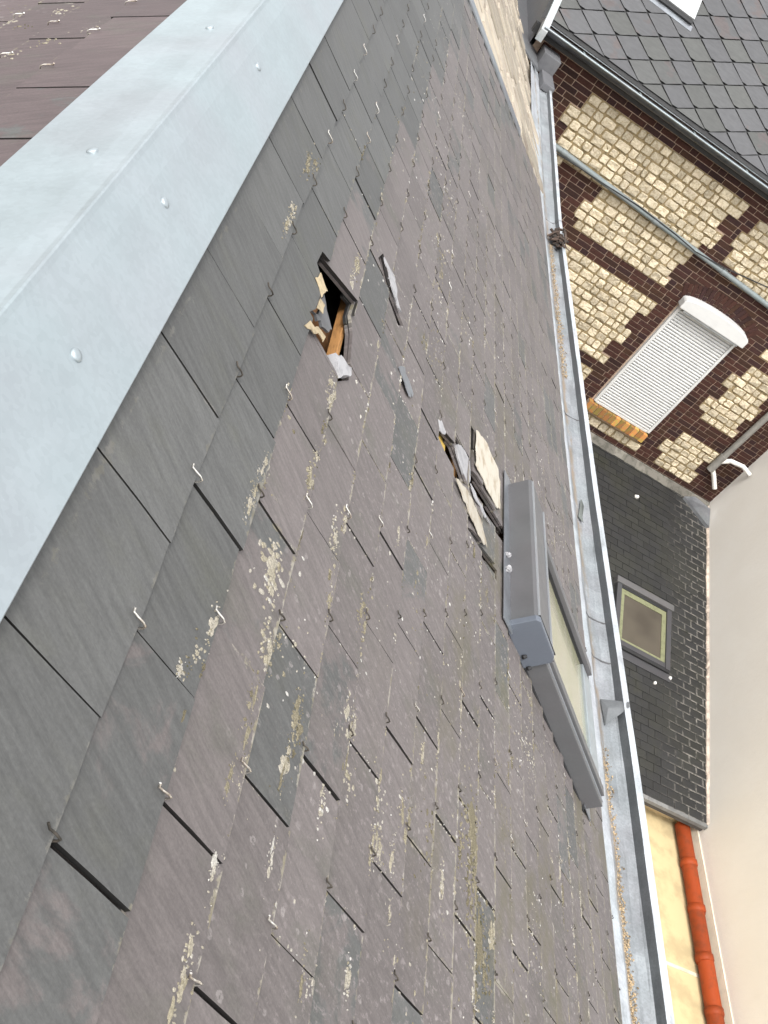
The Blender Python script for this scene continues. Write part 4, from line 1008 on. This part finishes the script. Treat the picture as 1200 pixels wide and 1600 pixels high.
# its roof window
mb = MB()
def bbox(mb, x0, x1, t0, t1, h0, h1):
    a = fb(x0, t0, h0); mb.box(a, fb(x1, t0, h0) - a, fb(x0, t1, h0) - a, fb(x0, t0, h1) - a)
bbox(mb, SKW[0], SKW[0] + .07, SKW[2] + .09, SKW[3], -.02, .07); bbox(mb, SKW[1] - .07, SKW[1], SKW[2] + .09, SKW[3], -.02, .07); bbox(mb, SKW[0] + .07, SKW[1] - .07, SKW[2] + .09, SKW[2] + .15, -.02, .066)
rw = mb.build('roof_window', metal_mat('pale_frame', (.40, .42, .42), .45, .2), bh, bevel=.004)
mb = MB(); bbox(mb, SKW[0], SKW[1] - .0, SKW[2] + .03, SKW[2] + .088, -.02, .05); mb.build('bottom_rail', M['rubber'], rw, bevel=.004)
mb = MB(); bbox(mb, SKW[0] - .05, SKW[1] + .03, SKW[2] - .04, SKW[2] + .03, -.01, .022); mb.build('apron', M['zinc_dull'], rw)
mb = MB(); bbox(mb, SKW[0] + .07, SKW[1] - .07, SKW[2] + .15, SKW[3], 0, .05)
mt, t, b = newmat('pale_glass'); b.inputs['Base Color'].default_value = (.62, .66, .68, 1); b.inputs['Roughness'].default_value = .08; b.inputs['Coat Weight'].default_value = .5
mb.build('pane', mt, rw)
# cable across the facade
mb = MB(); mb.tube([(2.9, 11.9, -2.36), (3.2, 11.9, -2.34), (3.75, 11.9, -2.33), (4.3, 11.9, -2.315), (4.9, 11.9, -2.345), (5.25, 11.9, -2.38), (5.7, 11.9, -2.345), (6.35, 11.9, -2.24), (7.4, 11.9, -2.10), (8.15, 11.9, -2.02)], .009, 6)
o = mb.build('cable', M['rubber']); tag(o, 'thin black cable sagging across the limestone facade below the grey pipe', 'cable')

# ================================================================== LEAN-TO
lt = empty('lean_to', (6, 9.5, -10), 'low lean-to with a dark small-slate roof and a roof window below the brick facade', 'outbuilding')
PL = math.radians(13.44); CL, SL = math.cos(PL), math.sin(PL); L0 = Vector((0, 7.05, -6.523))
def fo(x, t, h=0.0): return L0 + Vector((x, t * CL - h * SL, t * SL + h * CL))
def lean_mat():
    mt, t, b = newmat('lean_to_slate'); N = NT(t); p = N.pos(); a = N.attr()
    uv = N.node('ShaderNodeUVMap', uv_map='UVMap').outputs[0]; us = N.node('ShaderNodeSeparateXYZ', {'Vector': uv}); sep = N.node('ShaderNodeSeparateXYZ', {'Vector': p})
    c = N.mix(N.ramp(N.noise(p, 2.2, 4, .6), .42, .62), (.016, .016, .016), (.018, .018, .015))
    c = N.mix(N.ramp(N.noise(p, 1.7, 4, .6, .5), .58, .72, 0, .6), c, (.022, .022, .013))
    k = N.math('MULTIPLY', N.ramp(a[0], 0, 1, .82, 1.18), N.ramp(N.noise(p, 40, 4, .7), .3, .7, .8, 1.2)); c = N.scale(c, k)
    u = us.outputs['X']; eu = N.math('MINIMUM', u, N.math('SUBTRACT', 1.0, u))
    ed = N.math('MAXIMUM', N.ramp(us.outputs['Y'], .006, .018, 1, 0), N.ramp(eu, .02, .07, 1, 0))
    dusty = N.math('MULTIPLY', N.ramp(N.math('ADD', sep.outputs['X'], N.math('MULTIPLY', N.noise(p, 3.0, 4), .9)), 7.75, 8.55), N.ramp(N.noise(p, 14, 4, .7), .35, .6))
    c = N.mix(N.math('MULTIPLY', ed, N.math('MULTIPLY', dusty, .85)), c, (.24, .225, .20))
    t.links.new(c, b.inputs['Base Color']); b.inputs['Roughness'].default_value = .6
    t.links.new(N.bump(N.noise(p, 70, 4, .7), .3, .003), b.inputs['Normal']); return mt
M['lean_slate'] = lean_mat()
items = []; r = random.Random(77); LS = (6.60, 7.52, 1.72, 2.80); gg = .112
for row in range(0, 46):
    t0 = gg * row
    for k in range(0, 23):
        cx = 3.62 + .22 * (k + .5 * (row % 2)); w = .22
        x0, x1 = cx - .107, min(cx + .107, 8.185)
        if x1 - x0 < .03: continue
        P = [(x0 + r.gauss(0, .0015), t0 + r.gauss(0, .002)), (x1 + r.gauss(0, .0015), t0 + r.gauss(0, .002)), (x1, t0 + .2), (x0, t0 + .2)]
        ps = [P]
        if x1 > LS[0] and x0 < LS[1] and t0 + .2 > LS[2] and t0 < LS[3]: ps = subtract(ps, [(LS[0], LS[2]), (LS[1], LS[2]), (LS[1], LS[3]), (LS[0], LS[3])])
        if ps: items.append((cx, t0, ps, (r.random(), r.random(), r.random())))
def lean_slate(mb, it):
    cx, t0, ps, tn = it; a = r.uniform(-.001, .002)
    for Q in ps:
        if area(Q) < 0: Q = Q[::-1]
        mb.slab([fo(x, t, .012 + a - .06 * (t - t0)) for x, t in Q], Vector((0, SL, -CL)) * .007, tn, [((x - cx) / .22 + .5, t - t0) for x, t in Q])
def vis(it):
    P = fo(it[0], it[1]); p = pix(P)
    if not p: return 0
    lim = 930 + (p[1] - 790) * .146 * 1.05
    return 1 / p[2] if (p[0] > lim - 10 and p[0] < 1200 and 650 < p[1] < 1320) else 0
items.sort(key=lambda it: -vis(it)); restl = MB()
for n, it in enumerate(items):
    if n < 300 and vis(it) > 0: mb = MB(); lean_slate(mb, it); mb.build('slate', M['lean_slate'], lt)
    else: lean_slate(restl, it)
restl.build('slate', M['lean_slate'], lt, 'stuff')
mb = MB(); mb.slab([fo(3.4, -.03, -.008), fo(8.195, -.03, -.008), fo(8.195, 5.09, -.008), fo(3.4, 5.09, -.008)], (0, 0, -.10)); mb.build('roof_deck', simple('lean_to_boards', (.06, .055, .05), .9), lt)
mb = MB(); mb.box((3.45, 7.20, -10), (4.7, 0, 0), (0, .2, 0), (0, 0, 3.38)); mb.build('wall', simple('lean_to_wall', (.52, .40, .22), .9), lt)
mb = MB()
for k in range(16):
    x = 3.4 + .3 * k; mb.slab([fo(x, -.045, .016), fo(x + .296, -.045, .016), fo(x + .296, .0, .020), fo(x, .0, .020)], (0, 0, -.05), (r.random(), .5, .5))
mb.build('eaves_strip', simple('grey_eaves_strip', (.15, .15, .145), .7), lt)
cem = simple('cement_fillet', (.14, .13, .11), .95, 0, .2, 14, .5, 60, col2=(.085, .08, .065))
mb = MB()      # fillet along the brick wall and along the rendered wall
for k in range(24):
    x = 3.4 + .2 * k
    mb.slab([fo(x, 4.96 + r.gauss(0, .006), .012), fo(x + .2, 4.96 + r.gauss(0, .006), .012), Vector((x + .2, YW - .022, -5.275)), Vector((x, YW - .022, -5.275))], (0, .01, -.02), (r.random(), .5, .5))
mb.build('wall_fillet', cem, lt)
mb = MB()
for k in range(40):
    t = .128 * k; e0, e1 = r.gauss(0, .006), r.gauss(0, .006)
    mb.slab([fo(8.178 + e0, t, .024), fo(8.199, t, .05), fo(8.199, t + .128, .05), fo(8.178 + e1, t + .128, .024)][::-1] if False else [fo(8.178 + e0, t, .024), fo(8.199, t, .05), fo(8.199, t + .128, .05), fo(8.178 + e1, t + .128, .024)], (0, 0, -.03), (r.random(), .5, .5))
mb.build('verge_fillet', simple('pink_mortar_verge', (.55, .46, .38), .95, 0, .15, 20, .4, 60), lt)
mb = MB()      # stepped zinc corner gutter beside the pipe
mb.slab([fo(7.72, 4.93, .05), fo(8.19, 4.60, .06), fo(8.19, 4.95, .08), fo(7.9, 5.02, .08)], (0, 0, -.05)); mb.build('corner_flashing', M['zinc_dull'], lt)
# its roof window
def obox(mb, x0, x1, t0, t1, h0, h1, tint=(.5, .5, .5)):
    a = fo(x0, t0, h0); mb.box(a, fo(x1, t0, h0) - a, fo(x0, t1, h0) - a, fo(x0, t0, h1) - a, tint)
dk = metal_mat('dark_frame', (.058, .058, .062), .45, .2, .05, .05)
mb = MB(); x0, x1, t0, t1 = LS
obox(mb, x0, x0 + .075, t0 + .07, t1, -.03, .07); obox(mb, x1 - .075, x1, t0 + .07, t1, -.03, .07); obox(mb, x0 + .075, x1 - .075, t0 + .09, t0 + .16, -.03, .06)
rw2 = mb.build('roof_window', dk, lt, bevel=.004, label='square roof window with a lime wooden inner frame')
mb = MB(); obox(mb, x0 - .02, x1 + .02, t1 - .075, t1 + .02, -.03, .09); mb.build('top_hood', metal_mat('grey_hood', (.105, .105, .105), .5, .2, .05), rw2, bevel=.006)
for a_, b_, c_ in ((.03, t1 - .115, t1 - .076), (0, t0 + .045, t0 + .088)):
    mb = MB(); obox(mb, x0 + a_, x1 - a_, b_, c_, -.03, .055); mb.build('gasket_or_shade_strip', M['rubber'], rw2)
mb = MB(); obox(mb, x0 - .03, x1 + .04, t0 - .06, t0 + .045, -.02, .022); mb.build('apron', dk, rw2)
lime = simple('lime_wood_frame', (.17, .175, .095), .6, 0, .12, 20)
mb = MB(); obox(mb, x0 + .075, x0 + .14, t0 + .16, t1 - .115, -.03, .045); obox(mb, x1 - .145, x1 - .075, t0 + .16, t1 - .115, -.03, .045); obox(mb, x0 + .14, x1 - .145, t1 - .19, t1 - .115, -.03, .045); obox(mb, x0 + .14, x1 - .145, t0 + .16, t0 + .20, -.03, .045)
mb.build('inner_frame', lime, rw2)
mt, t, b = newmat('brown_pane'); N = NT(t); t.links.new(N.mix(N.ramp(N.noise(N.pos(), 1.6, 2), .4, .6), (.075, .064, .049), (.052, .044, .034)), b.inputs['Base Color']); b.inputs['Roughness'].default_value = .10
mb = MB(); obox(mb, x0 + .14, x1 - .145, t0 + .20, t1 - .19, -.03, .036); mb.build('pane', mt, rw2)
# white lumps fallen on the slates
for k, (x, y, rd, lb) in enumerate(((6.86, 11.35, .034, 'white lump of mortar high on the lean-to roof near the brick wall'), (7.32, 8.55, .024, 'round white lump of mortar under the lower edge of the lean-to window'), (7.56, 8.73, .027, 'white lump of mortar at the lower right corner of the lean-to window'))):
    mb = MB(); t = (y - 7.05) / CL; bm = bmesh.new(); bmesh.ops.create_icosphere(bm, subdivisions=2, radius=rd); rr_ = random.Random(k)
    vs = [fo(x, t, .02) + v.co * rr_.uniform(.7, 1.15) for v in bm.verts]; fs = [tuple(v.index for v in f.verts) for f in bm.faces]; bm.free()
    mb.mesh_faces(vs, fs, (.5, .5, .5), True); o = mb.build('mortar_lump', simple('white_mortar', (.7, .69, .66), .9)); tag(o, lb, 'mortar', 'mortar lumps on the lean-to roof')

# ================================================================== RENDERED HOUSE, TERRACE, PIPE, GROUND
rh = empty('rendered_house', (11, 6, -10), 'tall neighbouring house with a smooth blank beige rendered wall', 'house')
def render_mat():
    mt, t, b = newmat('beige_render'); N = NT(t); p = N.pos()
    c = N.mix(N.ramp(N.noise(p, .9, 4, .6), .35, .7), (.73, .70, .645), (.70, .665, .605))
    st = N.noise(N.vscale(p, 1, 5, .45), 2.2, 5, .7)
    c = N.mix(N.ramp(st, .56, .78, 0, .35), c, (.66, .61, .54))
    g = N.noise(p, 130, 4, .75)
    c = N.scale(c, N.ramp(g, .3, .7, .95, 1.04))
    t.links.new(c, b.inputs['Base Color']); b.inputs['Roughness'].default_value = .93; b.inputs['Specular IOR Level'].default_value = .2
    t.links.new(N.bump(N.math('ADD', g, N.math('MULTIPLY', N.noise(p, 14, 3), 1.5)), .35, .006), b.inputs['Normal']); return mt
ren = render_mat()
mb = MB(); mb.box((8.2, -3, -10), (5, 0, 0), (0, 17, 0), (0, 0, 7.0)); mb.build('wall', ren, rh)
mb = MB(); mb.box((8.15, -3.05, -2.998), (5.1, 0, 0), (0, 17.1, 0), (0, 0, .08)); mb.build('coping', simple('concrete_coping', (.4, .39, .36), .9), rh)
mb = MB(); mb.box((8.186, -3, -6.86), (.012, 0, 0), (0, 10.15, 0), (0, 0, .195)); mb.build('plinth', simple('cream_plinth', (.80, .74, .58), .85, 0, .05), rh, bevel=.002)
ter = MB(); ter.slab([(2.6, -3, -6.86), (8.184, -3, -6.86), (8.184, 7.4, -6.86), (2.6, 7.4, -6.86)], (0, 0, -.2))
o = ter.build('terrace', simple('yellow_screed', (.50, .40, .225), .9, 0, .12, 2.5, .15, 70)); tag(o, kind='structure')
for y in (0.5, 2.85, 5.22):
    mb = MB(); mb.slab([(2.6, y, -6.855), (8.18, y + .06, -6.855), (8.18, y + .10, -6.855), (2.6, y + .04, -6.855)], (0, 0, -.004)); o = mb.build('terrace_joint', simple('pale_joint', (.62, .55, .42), .9)); tag(o, kind='structure')
dp = empty('drain_pipe', (8.04, 4, -6.76), 'orange jointed drain pipe lying along the foot of the beige wall', 'pipe')
om = simple('orange_clay_pipe', (.27, .045, .010), .6, 0, .12, 9, .2, 60, col2=(.18, .04, .013), thr=(.45, .75), spec=.25)
PX, PZ, PR = 8.045, -6.765, .088
ys = [7.12 - .565 * k for k in range(14)]
for k in range(len(ys) - 1):
    a, b = ys[k], ys[k + 1]; mb = MB(); dx = r.gauss(0, .004)
    mb.tube([(PX + dx, a - .01, PZ), (PX + dx, b + .075, PZ)], PR, 20, (r.random(), .5, .5)); mb.build('pipe_length', om, dp)
    mb = MB(); mb.tube([(PX + dx, b + .075, PZ), (PX + dx, b + .07, PZ), (PX + dx, b + .012, PZ), (PX + dx, b + .004, PZ), (PX + dx, b - .012, PZ)], PR, 20, (r.random(), .5, .5), radii=[PR + .002, PR + .012, PR + .012, PR + .006, PR + .004]); mb.build('collar', om, dp)
g = MB(); g.poly([(-600, -600, -10), (600, -600, -10), (600, 600, -10), (-600, 600, -10)]); o = g.build('ground', simple('yard_ground', (.16, .15, .14), .95, 0, .1, .8)); tag(o, kind='structure')
print('objects', len(bpy.data.objects))
